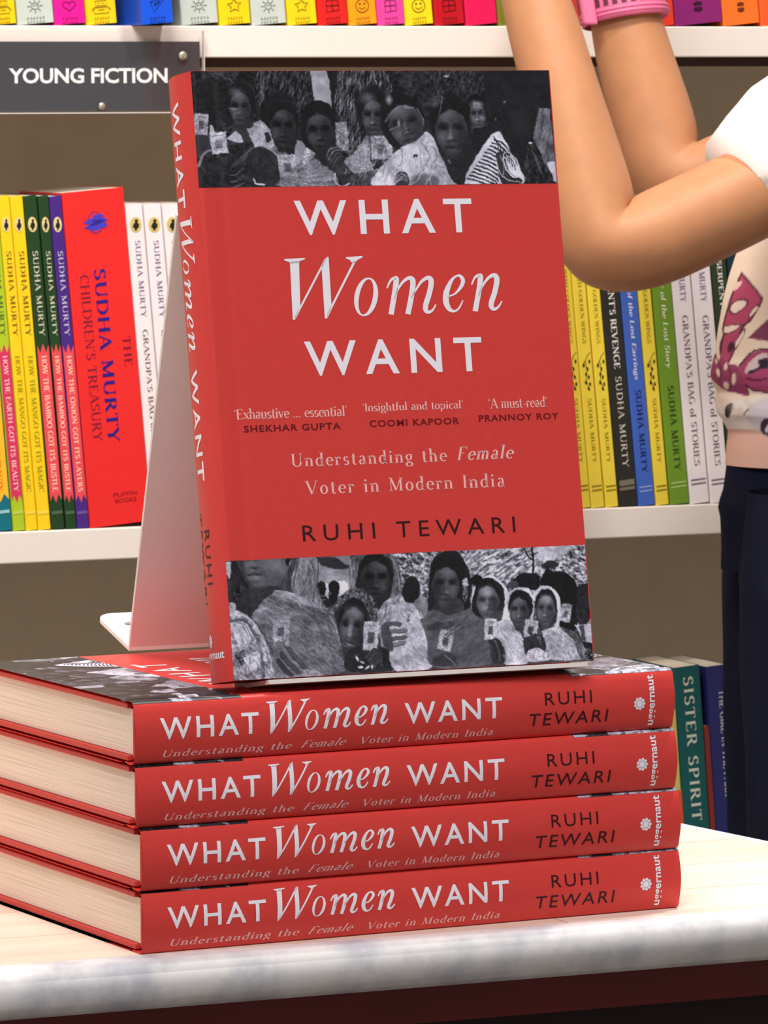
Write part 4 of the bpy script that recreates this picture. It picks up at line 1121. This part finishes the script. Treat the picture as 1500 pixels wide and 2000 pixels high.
shelf_book('storybook', 178, 299, 378, (236, 44, 42), Z_MID, 'thick bright red treasury with navy and maroon spine lettering', None, art=treasury, depth=.076)
WH = (244, 232, 234)
def grandpa(S):
    S.logo(441, (214, 190, 110))
    S.down(serif('SUDHA MURTY', .08, 1.0), 470, 592, .36, .68, (120, 112, 150)); S.down(serif("GRANDPA'S BAG of STORIES", .05, .95), 618, 912, .36, .68, (120, 84, 92)); S.rules(938, (120, 110, 130))
def grandpa_l(S):
    S.logo(441, (214, 190, 110))
    S.down(serif('SUDHA MURTY', .08, 1.0), 472, 622, .36, .68, (120, 112, 150)); S.down(serif("GRANDPA'S BAG of STORIES", .05, .95), 645, 940, .36, .68, (120, 84, 92)); S.rules(962, (120, 110, 130))
GW = 'white storybooks behind and beside the upright red book'
shelf_book('paperback', 300, 334, 401, WH, Z_MID, 'white paperback leaning against the thick red treasury', GW, art=grandpa_l)
shelf_book('paperback', 336, 370, 401, WH, Z_MID, 'white paperback peeking out just left of the upright red book', GW, art=grandpa_l)
x = 372
for i in range(3):
    shelf_book('paperback', x, x + 33, 401, WH, Z_MID, 'white paperback standing hidden behind the upright red book', GW, art=grandpa_l if i == 0 else None); x += 35
YB = (238, 210, 66)
def wings(S):
    c = (150, 128, 20)
    S.down(serif('THE BIRD WITH GOLDEN WINGS', .05, 1.0), 460, 672, .36, .66, c)
    d = (60, 50, 16)
    S.stroke([(.2, 716), (.45, 705), (.7, 694), (.86, 690)], .35, d); S.stroke([(.45, 705), (.5, 724), (.4, 745), (.62, 764)], .35, d)
    for a, y in ((.3, 714), (.55, 722), (.75, 708), (.42, 732), (.6, 738), (.35, 748), (.66, 752), (.52, 760)): S.disc(a, y, .08, 4, d, .0003, 8)
    S.down(serif('SUDHA MURTY', .08, 1.0), 780, 906, .36, .66, c); S.rules(950, c)
GY = 'yellow story paperbacks right of the upright red book'
for i in range(3):
    shelf_book('paperback', 1050 + 27 * i, 1076 + 27 * i, 392, YB, Z_MID, 'yellow paperback hidden behind the right edge of the upright red book', GY)
shelf_book('paperback', 1131, 1157, 392, YB, Z_MID, 'yellow paperback half hidden by the right edge of the upright red book', GY, art=wings)
shelf_book('paperback', 1158, 1184, 392, YB, Z_MID, 'yellow paperback between two other yellow ones under the elbow', GY, art=wings)
shelf_book('paperback', 1186, 1211, 392, YB, Z_MID, 'yellow paperback touching the black one', GY, art=wings)
def serpent(S):
    S.down(serif("THE SERPENT'S REVENGE", .06, 1.35), 462, 722, .34, .68, (236, 232, 220)); S.down(serif('SUDHA MURTY', .1, 1.0), 738, 916, .34, .68, (214, 206, 190)); S.poly([(.1, 940), (.9, 940), (.9, 951), (.1, 951)], (120, 112, 96)); S.poly([(.1, 954), (.9, 954), (.9, 960), (.1, 960)], (120, 112, 96))
shelf_book('paperback', 1212, 1249, 394, (44, 42, 38), Z_MID, 'black paperback with white lettering between yellow and blue ones', None, art=serpent)
def earrings(S):
    S.down(serif('The Magic of the Lost Earrings', .04, 1.2, .15), 470, 744, .32, .66, (226, 226, 246)); S.down(serif('SUDHA MURTY', .1, 1.15), 764, 926, .34, .70, (24, 30, 96)); S.rules(952, (140, 160, 220))
shelf_book('paperback', 1250, 1283, 392, (64, 100, 190), Z_MID, 'blue paperback with white italic title beside the black one', None, art=earrings)
shelf_book('paperback', 1284, 1310, 392, YB, Z_MID, 'yellow paperback between the blue and the green ones', GY, art=wings)
def story(S):
    S.down(serif('The Magic of the Lost Story', .04, 1.2, .15), 474, 724, .32, .66, (232, 236, 196)); S.down(serif('SUDHA MURTY', .1, 1.1), 756, 922, .34, .68, (40, 66, 24)); S.rules(944, (180, 200, 120))
shelf_book('paperback', 1312, 1350, 390, (112, 150, 40), Z_MID, 'olive green paperback with pale title beside a white one', None, art=story)
shelf_book('paperback', 1351, 1389, 388, WH, Z_MID, 'white paperback touching the olive green one', GW, art=grandpa)
shelf_book('paperback', 1391, 1429, 388, WH, Z_MID, 'white paperback beside the printed shirt', GW, art=grandpa)
shelf_book('paperback', 1431, 1461, 388, (48, 62, 40), Z_MID, 'dark green paperback with bold white lettering, partly behind the shirt', None, art=serpent)
shelf_book('paperback', 1463, 1500, 388, (20, 52, 62), Z_MID, 'dark teal paperback mostly hidden behind the shirt', None)

# top shelf: small bright books with a drawn sign on each spine
LT = math.radians(5)
def dark(c): return tuple(int(v * .42) for v in c)
def scribble(S, c, seed):
    """two rows of small printing, too small to read"""
    R_ = random.Random(seed)
    for y in (39, 47):
        a = .26
        while a < .76:
            S.stroke([(a, y + 3 - R_.random()), (a + .02, y - 3), (a + .05, y + 3 - R_.random() * 4)], .36, c); a += .085
def sun(S, c):
    n = 16; S.stroke([(.5 + .10 * math.cos(k * PI / 8), 15 + 6.5 * math.sin(k * PI / 8)) for k in range(17)], .35, c)
    for k in range(8):
        a = k * PI / 4; S.stroke([(.5 + .13 * math.cos(a), 15 + 8.5 * math.sin(a)), (.5 + .21 * math.cos(a), 15 + 14 * math.sin(a))], .4, c)
    S.disc(.47, 14, .02, 1.3, c, .0003, 6); S.disc(.54, 14, .02, 1.3, c, .0003, 6)
def star(S, c):
    P = []
    for k in range(11):
        r = 1 if k % 2 == 0 else .48; a = -PI / 2 + k * PI / 5; P.append((.5 + .24 * r * math.cos(a), 14 + 14 * r * math.sin(a)))
    S.stroke(P + [P[1]], .55, c)
def heart(S, c):
    P = [(.5 + .22 * math.sin(t) ** 3, 14 - (10 * math.cos(t) - 4 * math.cos(2 * t) - 2 * math.cos(3 * t) - math.cos(4 * t)) * .85) for t in [k * 2 * PI / 20 for k in range(21)]]
    S.stroke(P, .45, c)
def robot(S, c):
    for q in ([(.32, 4), (.68, 4), (.68, 14), (.32, 14), (.32, 4)], [(.26, 17), (.74, 17), (.74, 29), (.26, 29), (.26, 17)], [(.26, 18), (.18, 23)], [(.74, 18), (.82, 23)], [(.4, 9), (.46, 9)], [(.54, 9), (.6, 9)], [(.4, 22), (.6, 22)]): S.stroke(q, .4, c)
def slice_(S, c):
    S.stroke([(.3, 6), (.72, 4), (.4, 27), (.3, 6)], .5, c); S.disc(.46, 12, .05, 3, c, .0003, 8); S.disc(.56, 9, .04, 2.4, c, .0003, 8)
def smiley(S, c):
    S.stroke([(.5 + .23 * math.cos(k * PI / 8), 14 + 13 * math.sin(k * PI / 8)) for k in range(17)], .5, c)
    S.disc(.42, 10, .04, 2, c, .0003, 8); S.disc(.58, 10, .04, 2, c, .0003, 8); S.stroke([(.38, 17), (.5, 21), (.62, 17)], .45, c)
def boxes(S, c):
    for q in ([(.3, 4), (.5, 2), (.7, 5), (.72, 24), (.3, 26), (.3, 4)], [(.3, 14), (.72, 14)], [(.5, 3), (.5, 25)]): S.stroke(q, .5, c)
def bow(S, c):
    S.poly([(.40, 11), (.47, 8), (.53, 8), (.60, 11), (.58, 16), (.42, 16)], c); S.poly([(.42, 19), (.58, 19), (.60, 25), (.53, 28), (.47, 28), (.40, 25)], c)
TOPB = [(-14, 35, (250, 206, 20), robot, 'yellow small book cut by the left edge of the photo'), (37, 109, (196, 206, 196), sun, 'pale grey-green sun book, leftmost of three, beside the magenta heart book'),
 (110, 170, (236, 24, 150), heart, 'magenta small book with a heart on its spine'), (172, 232, (250, 206, 24), robot, 'yellow small book with a robot, between magenta and blue ones'),
 (257, 319, (20, 84, 220), slice_, 'bright blue small book standing forward of its neighbours'), (357, 430, (196, 206, 196), sun, 'pale grey-green sun book standing right after the gap'),
 (432, 493, (250, 210, 20), star, 'yellow star book between two pale grey-green sun books'), (495, 563, (196, 206, 196), sun, 'pale grey-green sun book between two yellow star books'),
 (565, 623, (250, 210, 20), star, 'yellow star book beside the red one'), (625, 683, (222, 32, 30), boxes, 'red small book between a yellow star book and the orange one'),
 (685, 740, (252, 160, 20), smiley, 'orange small book with a round face on its spine'), (741, 794, (240, 70, 160), boxes, 'pink small book between orange and yellow ones'),
 (795, 850, (250, 216, 30), smiley, 'yellow small book between pink and dark red ones'), (853, 911, (190, 20, 34), boxes, 'dark red small book beside the hot pink one'),
 (913, 975, (226, 26, 84), None, 'hot pink small book beside the raised forearm'), (976, 1045, (120, 120, 40), None, 'olive small book hidden behind the raised forearm'),
 (1230, 1290, (222, 32, 40), None, 'red small book behind the pink wrist strap'), (1292, 1321, (240, 60, 34), None, 'orange-red narrow book right of the pink wrist strap'),
 (1322, 1415, (140, 34, 110), bow, 'wide purple book on the top shelf'), (1416, 1488, (250, 116, 40), bow, 'bright orange book beside the wide purple one'), (1489, 1545, (236, 96, 40), None, 'orange book at the right edge of the photo')]
for i, (a, b_, c, ic, lab) in enumerate(TOPB):
    def art(S, ic=ic, c=c, i=i):
        if ic: ic(S, dark(c))
        if ic and ic is not bow: scribble(S, dark(c), i)
    shelf_book('small_book', a, b_, -430, c, Z_TOP, lab, 'small bright books on the top shelf', art=art, depth=.11, lean=LT, out=.02 if c == (20, 84, 220) else 0)
b = shelf_book('small_book', 322, 338, -380, (44, 44, 40), Z_TOP, 'thin black slab standing in for the dark gap beside the bright blue book', 'small bright books on the top shelf', depth=.11, lean=LT)  # book shape added in black to give the darkness of the gap

# low shelf
def sister(S): S.down(serif('SISTER SPIRIT', .14, 1.2), 1326, 1606, .30, .70, (222, 226, 206))
def girl(S): S.down(serif('THE GIRL IN THE PARK', .05, 1.4), 1352, 1560, .48, .80, (210, 206, 226))
LL = math.radians(3.75)
def pale(S): S.poly([(0, 1548), (1, 1548), (1, 1900), (0, 1900)], (226, 96, 40))
shelf_book('novel', 1322, 1357, 1392, (226, 206, 110), Z_LOW, 'pale yellow book with orange foot, beside the teal one on the low shelf', None, art=pale, lean=LL, depth=.06)
shelf_book('novel', 1358, 1408, 1306, (20, 92, 92), Z_LOW, 'teal paperback with large pale lettering on the low shelf', None, art=sister, lean=LL, depth=.06)
shelf_book('novel', 1409, 1419, 1420, (140, 50, 44), Z_LOW, 'thin red-brown book between the teal and the navy ones', None, lean=LL, depth=.06)
shelf_book('novel', 1420, 1462, 1304, (44, 48, 112), Z_LOW, 'navy paperback partly hidden behind the dark trousers', None, art=girl, lean=LL, depth=.06)

# ---------------------------------------------------------------- shelf sign
M_CARD = mat('charcoal_card', (62, 62, 68), .5, .4, noise=.05, nscale=30)
M_CLEAR = bpy.data.materials.new('clear_acrylic'); M_CLEAR.use_nodes = True
_t = M_CLEAR.node_tree; _t.nodes.remove(_t.nodes['Principled BSDF'])
_tr = _t.nodes.new('ShaderNodeBsdfTransparent'); _gl = _t.nodes.new('ShaderNodeBsdfGlossy'); _gl.inputs['Roughness'].default_value = .08; _mx = _t.nodes.new('ShaderNodeMixShader'); _mx.inputs[0].default_value = .06
_t.links.new(_tr.outputs[0], _mx.inputs[1]); _t.links.new(_gl.outputs[0], _mx.inputs[2]); _t.links.new(_mx.outputs[0], _t.nodes['Material Output'].inputs['Surface'])
M_RIM = mat('bright_acrylic_edge', (214, 208, 204), .2, .5)
M_SCREW_GLARE = mat('nickel_screw_and_glare', (226, 216, 190), .25, .5, metal=.8)
def sgn(px, py): return shelf_pt(px, py, -.004)
x0, zt = sgn(-60, 81); x1, _ = sgn(390, 80); _, zb_ = sgn(390, 216); xr_, _ = sgn(396, 100); _, ztop = sgn(390, 60); _, zlow = sgn(200, 219.5)
so_ = BO + BE * x0 + BN * (-.004) + Vector((0, 0, zlow))
sg = empty('shelf_sign', so_, AL); tag(sg, 'charcoal young fiction sign in a clear sleeve hanging from the top shelf', 'sign')
w_, h_lo, h_hi = x1 - x0, zb_ - zlow, zt - zlow
b = MB(); b.box((0, 0, h_lo), (w_, .0012, h_hi), M_CARD)
ty0, ty1 = sgn(100, 163)[1] - zlow, sgn(100, 133)[1] - zlow; tx0, tx1 = sgn(17, 150)[0] - x0, sgn(327, 150)[0] - x0
b.flat(fit(sans('YOUNG FICTION', .98, .026), tx0, tx1, ty0, ty1), ink((255, 255, 255)), lambda x, y: (x, -.0002, y))
b.build('insert_card', sg)
b = MB(); b.box((0, -.0016, 0), (xr_ - x0, -.0006, ztop - zlow), M_CLEAR); b.build('clear_sleeve', sg)
b = MB(); b.box((0, -.0018, -.0006), (xr_ - x0, .0016, 0), M_RIM); b.box((xr_ - x0, -.0018, -.0006), (xr_ - x0 + .0006, .0016, ztop - zlow), M_RIM); b.build('sleeve_edge', sg)
for px, py, rr in ((355, 109, .0028), (197, 207, .0022)):  # one screw, then a glare spot on the sleeve built as a metal disc
    sx, sz = sgn(px, py); b = MB(); n = 14; rows = []
    for k, (ra, yy) in enumerate(((rr, -.0017), (rr, -.0022), (rr * .6, -.0028), (.00001, -.003))):
        rows.append([(sx - x0 + ra * math.cos(t * 2 * PI / n), yy, sz - zlow + ra * math.sin(t * 2 * PI / n)) for t in range(n)])
    b.grid(rows, M_SCREW_GLARE, closed=True); b.build('screw_and_glare', sg)

# ---------------------------------------------------------------- the person beside the bookcase
M_SKIN = mat('warm_skin', (186, 130, 92), .5, .3, noise=.07, nscale=70, bump=.05, bscale=900, sss=.06)
M_NAVY = mat('dark_navy_cotton', (24, 27, 44), .9, .1, noise=.12, nscale=60, bump=.2, bscale=700)
M_PINK = mat('pink_strap', (226, 110, 150), .5, .4, noise=.05, nscale=200)
M_PINKD = mat('strap_slots', (96, 36, 56), .7)
M_HAIR = mat('black_hair', (30, 22, 20), .5, .4, noise=.2, nscale=120, stretch=(1, 1, .1))
M_SHOE = mat('white_shoe', (220, 216, 210), .5)
PYC = 1.17
pp = empty('person', Vector((at_y(1640, 1000, PYC).x, PYC, -.75)))
tag(pp, 'person in white printed shirt and navy trousers, pink wrist strap, arms raised', 'person')
def W(px, py, Y, r):
    P = at_y(px, py, Y); return (P, r / F_PX * (P - CAM).dot(cF))
V = []; R = []; Ed = []
def add(p, parent=None):
    V.append(p[0]); R.append(p[1]); i = len(V) - 1
    if parent is not None: Ed.append((parent, i))
    return i
def chain(parent, pts):
    i = parent
    for p in pts: i = add(p, i)
    return i
pel = add(W(1640, 960, PYC, 80))
ch = chain(pel, [W(1640, 760, PYC, 120), W(1640, 560, PYC, 115), W(1640, 330, PYC, 105)])
nk = chain(ch, [W(1655, 170, PYC, 70), W(1668, 70, PYC, 66)])
hd = chain(nk, [W(1682, -50, PYC, 120), W(1684, -160, PYC, 165), W(1690, -270, PYC, 150)])
ns = W(1684, -135, PYC, 60); chain(hd - 1, [(ns[0] + Vector((-.045, 0, 0)), .010), (ns[0] + Vector((-.055, 0, -.006)), .006)])
# near arm
na = chain(ch, [W(1610, 290, PYC - .075, 78), W(1480, 374, PYC - .11, 96), W(1340, 438, PYC - .12, 95), W(1245, 482, PYC - .125, 98), W(1176, 488, PYC - .125, 104), W(1150, 405, PYC - .12, 98), W(1128, 300, PYC - .115, 86), W(1094, 170, PYC - .105, 76), W(1052, 20, PYC - .09, 71), W(1012, -100, PYC - .08, 60)])
fa = chain(ch, [W(1620, 320, PYC + .07, 100), W(1480, 322, PYC + .08, 90), W(1375, 358, PYC + .085, 90), W(1300, 352, PYC + .09, 92), W(1284, 260, PYC + .095, 86), W(1246, 140, PYC + .10, 79), W(1216, 20, PYC + .105, 72), W(1196, -90, PYC + .11, 56)])
for wr, (x, y, Y) in ((na, (985, -190, PYC - .07)), (fa, (1180, -180, PYC + .12))):
    pm = add(W(x, y, Y, 62), wr)
    for k, (dx, ln) in enumerate(((-52, 120), (-18, 140), (18, 130), (50, 100))):
        kn = add(W(x + dx, y - 60, Y, 24), pm)
        chain(kn, [W(x + dx * 1.1, y - 60 - ln * .45, Y + .01, 22), W(x + dx * 1.1 - 6, y - 60 - ln * .8, Y + .025, 20), W(x + dx * 1.1 - 10, y - 60 - ln, Y + .04, 17)])
    chain(add(W(x + 66, y + 10, Y + .01, 27), pm), [W(x + 88, y - 40, Y + .02, 24), W(x + 84, y - 88, Y + .03, 20)])
for sgn_, Y in ((-1, PYC + .06), (1, PYC - .06)):
    hx = 1560 if sgn_ < 0 else 1660
    chain(pel, [W(hx - 10, 1120, Y, 74), W(hx - 20, 1500, Y, 62)] + [(Vector((at_y(hx, 1500, Y).x, Y, z)), r) for z, r in ((-.40, .040), (-.62, .028), (-.70, .030))] + [(Vector((at_y(hx, 1500, Y).x - .09, Y, -.725)), .02)])
me = bpy.data.meshes.new('body'); o0 = pp.location
me.from_pydata([v - o0 for v in V], Ed, []); me.update()
body = bpy.data.objects.new('body', me); COL.objects.link(body); body.parent = pp
sk = body.modifiers.new('skin', 'SKIN'); sk.use_smooth_shade = True; sk.branch_smoothing = .6
for i, v in enumerate(me.skin_vertices[0].data): v.radius = (R[i] * 1.05, R[i] * 1.05)
me.skin_vertices[0].data[0].use_root = True
sb = body.modifiers.new('subdivision', 'SUBSURF'); sb.levels = 2; sb.render_levels = 3
me.materials.append(M_SKIN)

# shirt: rings round the torso, the printed pattern laid in its colours
class Paint3:
    def __init__(s, x0, y0, x1, y1, g):
        s.c = [Paint(x0, y0, x1, y1, 1.2, g[k]) for k in range(3)]
    def set(s, T):
        for p in s.c: p.T = T
    def poly(s, pts, col, tex=0, **k):
        for i in range(3): s.c[i].poly(pts, col[i], tex=tex, **k)
    def ell(s, x, y, a, b, col, rot=0, **k):
        for i in range(3): s.c[i].ell(x, y, a, b, col[i], rot, **k)
    def line(s, pts, w, col, **k):
        for i in range(3): s.c[i].line(pts, w, col[i], **k)
    def sample(s, x, y):
        p = s.c[0]; X = int(min(max((x - p.x0) * p.res, 0), p.w - 1)); Y = int(min(max((y - p.y0) * p.res, 0), p.h - 1))
        return [q.a[Y, X] for q in s.c]
S3 = Paint3(1370, 120, 1920, 920, (246, 236, 230))
S3.poly([(1370, 470), (1920, 470), (1920, 780), (1370, 780)], (246, 226, 208), raw=True, soft=10)
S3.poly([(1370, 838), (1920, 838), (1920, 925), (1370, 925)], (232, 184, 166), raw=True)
S3.set((1380, 450, 4.0))
MG = (186, 74, 112); DK = (72, 26, 52); CR = (244, 214, 200)
S3.poly([(270,320),(420,500),(430,560),(350,700),(290,760),(210,960),(150,1060),(110,1040),(100,900),(130,800),(120,760),(160,600),(200,480)], DK)
S3.poly([(272,345),(410,510),(415,560),(340,690),(275,750),(200,950),(150,1040),(112,1020),(118,900),(140,800),(135,750),(170,610),(215,480)], MG)
S3.poly([(225,405),(280,395),(245,450),(205,470)], CR); 
for q in ([(170,620),(200,560),(290,530),(325,570),(250,640),(200,655)], [(125,750),(190,735),(275,735),(210,790),(130,808)], [(395,575),(410,600),(360,660),(325,690),(350,620)], [(215,880),(285,770),(300,790),(245,900),(215,930)]):
    S3.poly([(a * 1.0, b) for a, b in q], DK); m_ = np.mean(q, 0); S3.poly([(m_[0] + (a - m_[0]) * .82, m_[1] + (b - m_[1]) * .8) for a, b in q], (248, 226, 214))
S3.ell(188, 910, 22, 44, DK, .3)
S3.poly([(320,840),(480,690),(560,640),(560,860),(430,855)], (128, 62, 92))
S3.poly([(60,960),(110,990),(180,1040),(240,1060),(300,1180),(330,1290),(240,1270),(150,1250),(80,1200),(30,1130)], (150, 62, 100))
for x, y, a, b_, r_ in ((85,1000,16,40,.3),(88,1110,14,34,-.2),(150,1060,16,30,.2),(150,1210,22,30,-.4),(210,1160,18,44,.1)): S3.ell(x, y, a, b_, CR, r_)
S3.line([(60,960),(110,1080),(100,1180)], 9, DK); S3.line([(160,1040),(190,1140),(180,1240)], 8, DK)
S3.poly([(250,1060),(330,970),(480,920),(600,930),(600,1280),(460,1270),(340,1240),(290,1170)], (170, 66, 110))
S3.poly([(320,1040),(400,970),(470,960),(480,1010),(420,1060),(360,1110),(300,1110)], (214, 196, 196))
S3.poly([(400,1010),(480,1000),(480,1070),(420,1080),(340,1120),(320,1100),(400,1070)], (40, 24, 48))
S3.line([(250,1060),(330,970),(400,930),(600,915)], 13, DK); S3.line([(310,1150),(400,1170),(600,1120)], 11, DK); S3.line([(300,1200),(380,1250),(600,1275)], 13, DK)
S3.poly([(330,1370),(420,1320),(600,1290),(600,1560),(420,1570),(310,1470)], (222, 214, 222), soft=3)
S3.poly([(150,1370),(200,1345),(190,1420),(160,1465),(140,1420)], (38, 36, 34)); S3.line([(290,1440),(305,1410),(325,1400)], 9, (60, 50, 54))
S3.poly([(420,1500),(460,1470),(600,1460),(600,1610),(460,1600),(420,1550)], (60, 44, 66)); S3.poly([(450,1560),(490,1500),(560,1490),(500,1530),(475,1580)], (236, 230, 236))
for i in range(8): S3.ell(120 + (i * 67) % 260, 1330 + (i * 41) % 130, 30, 18, (214, 182, 160), i, soft=5, op=.5)
LEFT = [(150, 1560), (220, 1480), (300, 1470), (440, 1462), (497, 1437), (540, 1424), (590, 1412), (650, 1402), (690, 1398), (712, 1391), (728, 1388), (745, 1391), (762, 1399), (790, 1396), (805, 1398), (818, 1408), (840, 1420), (870, 1417), (906, 1416)]
def ring(px, py, Y, rx, ry, n, fold=0, ph=0):
    c = at_y(px, py, Y); k = (c - CAM).dot(cF) / F_PX; out = []
    for i in range(n):
        a = 2 * PI * i / n; f = 1 + fold * math.sin(5 * a + ph) + fold * .6 * math.sin(9 * a - ph * 1.7)
        out.append((c.x + rx * k * math.cos(a) * f, Y - ry * k * math.sin(a) * f, c.z))
    return out
def smesh(name, rows, M, parent, colfn=None, cap=False):
    m = MB(); m.grid(rows, M, closed=True)
    o = m.build(name, parent); o.data.transform(Matrix.Translation(-parent.location))
    return o
M_SHIRT = bpy.data.materials.new('printed_shirt'); M_SHIRT.use_nodes = True; nt = M_SHIRT.node_tree; b = nt.nodes['Principled BSDF']; b.inputs['Roughness'].default_value = .85
a_ = nt.nodes.new('ShaderNodeAttribute'); a_.attribute_name = 'dye'; nt.links.new(a_.outputs['Color'], b.inputs['Base Color'])
m = MB(); rows = []; NC = 360; ys = list(range(150, 907, 3))
for y in ys:
    l = np.interp(y, [q[0] for q in LEFT], [q[1] for q in LEFT]); rx = 1640 - l
    rows.append(ring(1640, y, PYC, rx, min(rx * .68, 172), NC, .006, y / 60))
m.grid(rows, M_SHIRT, closed=True)
# sleeves: from shoulder to a slightly flared hem, open at the end
def tube(path, n=48):
    out = []
    for i, (P, r) in enumerate(path):
        a = path[max(i - 1, 0)][0]; c = path[min(i + 1, len(path) - 1)][0]; t = (c - a).normalized()
        u = t.cross(Vector((0, 1, 0))).normalized(); v = t.cross(u)
        out.append([tuple(P + (u * math.cos(k * 2 * PI / n) + v * math.sin(k * 2 * PI / n)) * r * (1 + .02 * math.sin(4 * k * 2 * PI / n + i))) for k in range(n)])
    return out
hemc = W(1446, 361, PYC - .105, 110)
sl = tube([W(1700, 232, PYC - .02, 150), W(1620, 262, PYC - .06, 160), W(1545, 298, PYC - .09, 148), W(1490, 332, PYC - .10, 128), hemc, W(1449, 359, PYC - .105, 106), W(1500, 336, PYC - .10, 112)])
m.grid(sl, M_SHIRT, closed=True)
sl2 = tube([W(1700, 232, PYC + .02, 140), W(1600, 262, PYC + .05, 120), W(1530, 290, PYC + .07, 104), W(1500, 302, PYC + .08, 98)])
m.grid(sl2, M_SHIRT, closed=True)
sh = m.build('shirt', pp)
nt_ = len(rows) * NC; arr = np.ones((len(m.v), 4), np.float32)
for i, v in enumerate(m.v):
    if i < nt_:
        d = Vector(v) - CAM; zz = d.dot(cF); c3 = S3.sample(750 + F_PX * d.dot(cR) / zz, 1000 - F_PX * d.dot(cU) / zz)
    else: c3 = (248, 240, 236)
    arr[i, :3] = [s2l(min(max(q, 0), 255)) for q in c3]
at_ = sh.data.color_attributes.new('dye', 'FLOAT_COLOR', 'POINT'); at_.data.foreach_set('color', arr.ravel())
sh.data.transform(Matrix.Translation(-pp.location))
# trousers: hips, then two legs
m = MB(); rows = []
for y, l in ((896, 1430), (905, 1419), (930, 1416), (955, 1412), (975, 1405), (990, 1402), (1010, 1406), (1060, 1408), (1110, 1408)):
    rows.append(ring(1640, y, PYC, 1640 - l, min((1640 - l) * .62, 160), 96, .004, y / 50))
m.grid(rows, M_NAVY, closed=True)
for cx, Y, r0, sd in ((1512, PYC + .05, 106, 0), (1596, PYC - .06, 158, 1)):
    rows = []
    for k in range(90):
        y = 960 + k * 42
        rr = r0 * (.86 + .14 * min(1, k / 4)) * max(.55, 1 - .008 * k)
        c = at_y(cx, y, Y)
        if c.z < -.69: break
        rows.append(ring(cx, y, Y, rr, rr * .9, 72, .016, k * .45 + sd))
    m.grid(rows, M_NAVY, closed=True)
o = m.build('trousers', pp); o.data.transform(Matrix.Translation(-pp.location))
for cx, Y in ((1512, PYC + .05), (1596, PYC - .06)):
    c = at_y(cx, 1500, Y); m = MB(); rows = []
    for z, L_, wd in ((-.75, .105, .040), (-.735, .108, .043), (-.715, .09, .040), (-.69, .055, .034), (-.67, .04, .032)):
        rows.append([(c.x - .035 + (L_ * math.cos(t * PI / 12)) * 1.0 if False else c.x - (L_ - .045) + L_ * math.cos(t * PI / 12), Y + wd * math.sin(t * PI / 12), z) for t in range(24)])
    m.grid(rows, M_SHOE, closed=True); m.poly(rows[0][::-1], M_SHOE); o = m.build('shoe', pp); o.data.transform(Matrix.Translation(-pp.location))
# hair
m = MB(); rows = []; c = at_y(1690, -180, PYC)
for k in range(13):
    a = PI * k / 12; rows.append([(c.x + .016 + .060 * math.sin(a) * math.cos(t * PI / 12), PYC + .062 * math.sin(a) * math.sin(t * PI / 12), c.z + .020 + .074 * math.cos(a)) for t in range(24)])
m.grid(rows, M_HAIR, closed=True); o = m.build('hair', pp); o.data.transform(Matrix.Translation(-pp.location))
# eyes, brows and lips, on the side of the head that looks at the shelf
def lens(name, x, y, z, rx, ry, rz, M):
    m = MB(); rows = []
    for k in range(7):
        a = PI * k / 6; rows.append([(x + rx * math.sin(a) * math.cos(t * PI / 6), y + ry * math.sin(a) * math.sin(t * PI / 6), z + rz * math.cos(a)) for t in range(12)])
    m.grid(rows, M, closed=True); o = m.build(name, pp); o.data.transform(Matrix.Translation(-pp.location)); return o
fx = c.x - .039
for sy in (-1, 1):
    lens('eye', fx + .002, PYC + sy * .019, c.z + .004, .006, .008, .0045, M_HAIR)
    lens('eyebrow', fx + .003, PYC + sy * .020, c.z + .018, .006, .012, .002, M_HAIR)
    lens('ear', c.x + .006, PYC + sy * .053, c.z + .0, .010, .005, .016, M_SKIN)
lens('lips', fx + .008, PYC, c.z - .034, .007, .013, .004, mat('lip_rose', (170, 90, 84), .5, .4))
# pink strap round the far wrist
c = W(1217, 10, PYC + .105, 80); c2 = W(1210, -34, PYC + .107, 80)
ax = (c2[0] - c[0]).normalized(); u = ax.cross(Vector((0, 1, 0))).normalized(); v = ax.cross(u); k1 = c[1] / 80
m = MB(); n = 60; rows = []
prof = [(82, -34), (86, -32), (87, -26), (87, 56), (84, 60), (81, 60)]
for r_, h in prof: rows.append([tuple(c[0] + ax * (h * k1) + (u * math.cos(t * 2 * PI / n) + v * math.sin(t * 2 * PI / n)) * r_ * k1) for t in range(n)])
m.grid(rows, M_PINK, closed=True)
for t in range(n // 2):
    a0, a1 = (t * 2 + .35) * 2 * PI / n, (t * 2 + 1.45) * 2 * PI / n
    q = []
    for a, h in ((a0, -8), (a1, -8), (a1, 40), (a0, 40)): q.append(tuple(c[0] + ax * (h * k1) + (u * math.cos(a) + v * math.sin(a)) * 88 * k1))
    m.poly(q, M_PINKD)
for h in (-24, -16): 
    rows = [[tuple(c[0] + ax * ((h + dh) * k1) + (u * math.cos(t * 2 * PI / n) + v * math.sin(t * 2 * PI / n)) * rr * k1) for t in range(n)] for rr, dh in ((87, -3), (90, 0), (87, 3))]
    m.grid(rows, M_PINK, closed=True)
ws = m.build('wrist_strap', pp); ws.data.transform(Matrix.Translation(-pp.location))
m = MB()
f = lambda x, y, z: tuple(c[0] + ax * (y * k1) - v * 0 + (Vector((1, 0, 0)) * x + Vector((0, -1, 0)) * z) * k1)
m.box((-86, -40, 20), (-58, 60, 76), M_PINK, f); o = m.build('buckle', ws); o.data.transform(Matrix.Translation(-pp.location)); bevel(o, .0015)
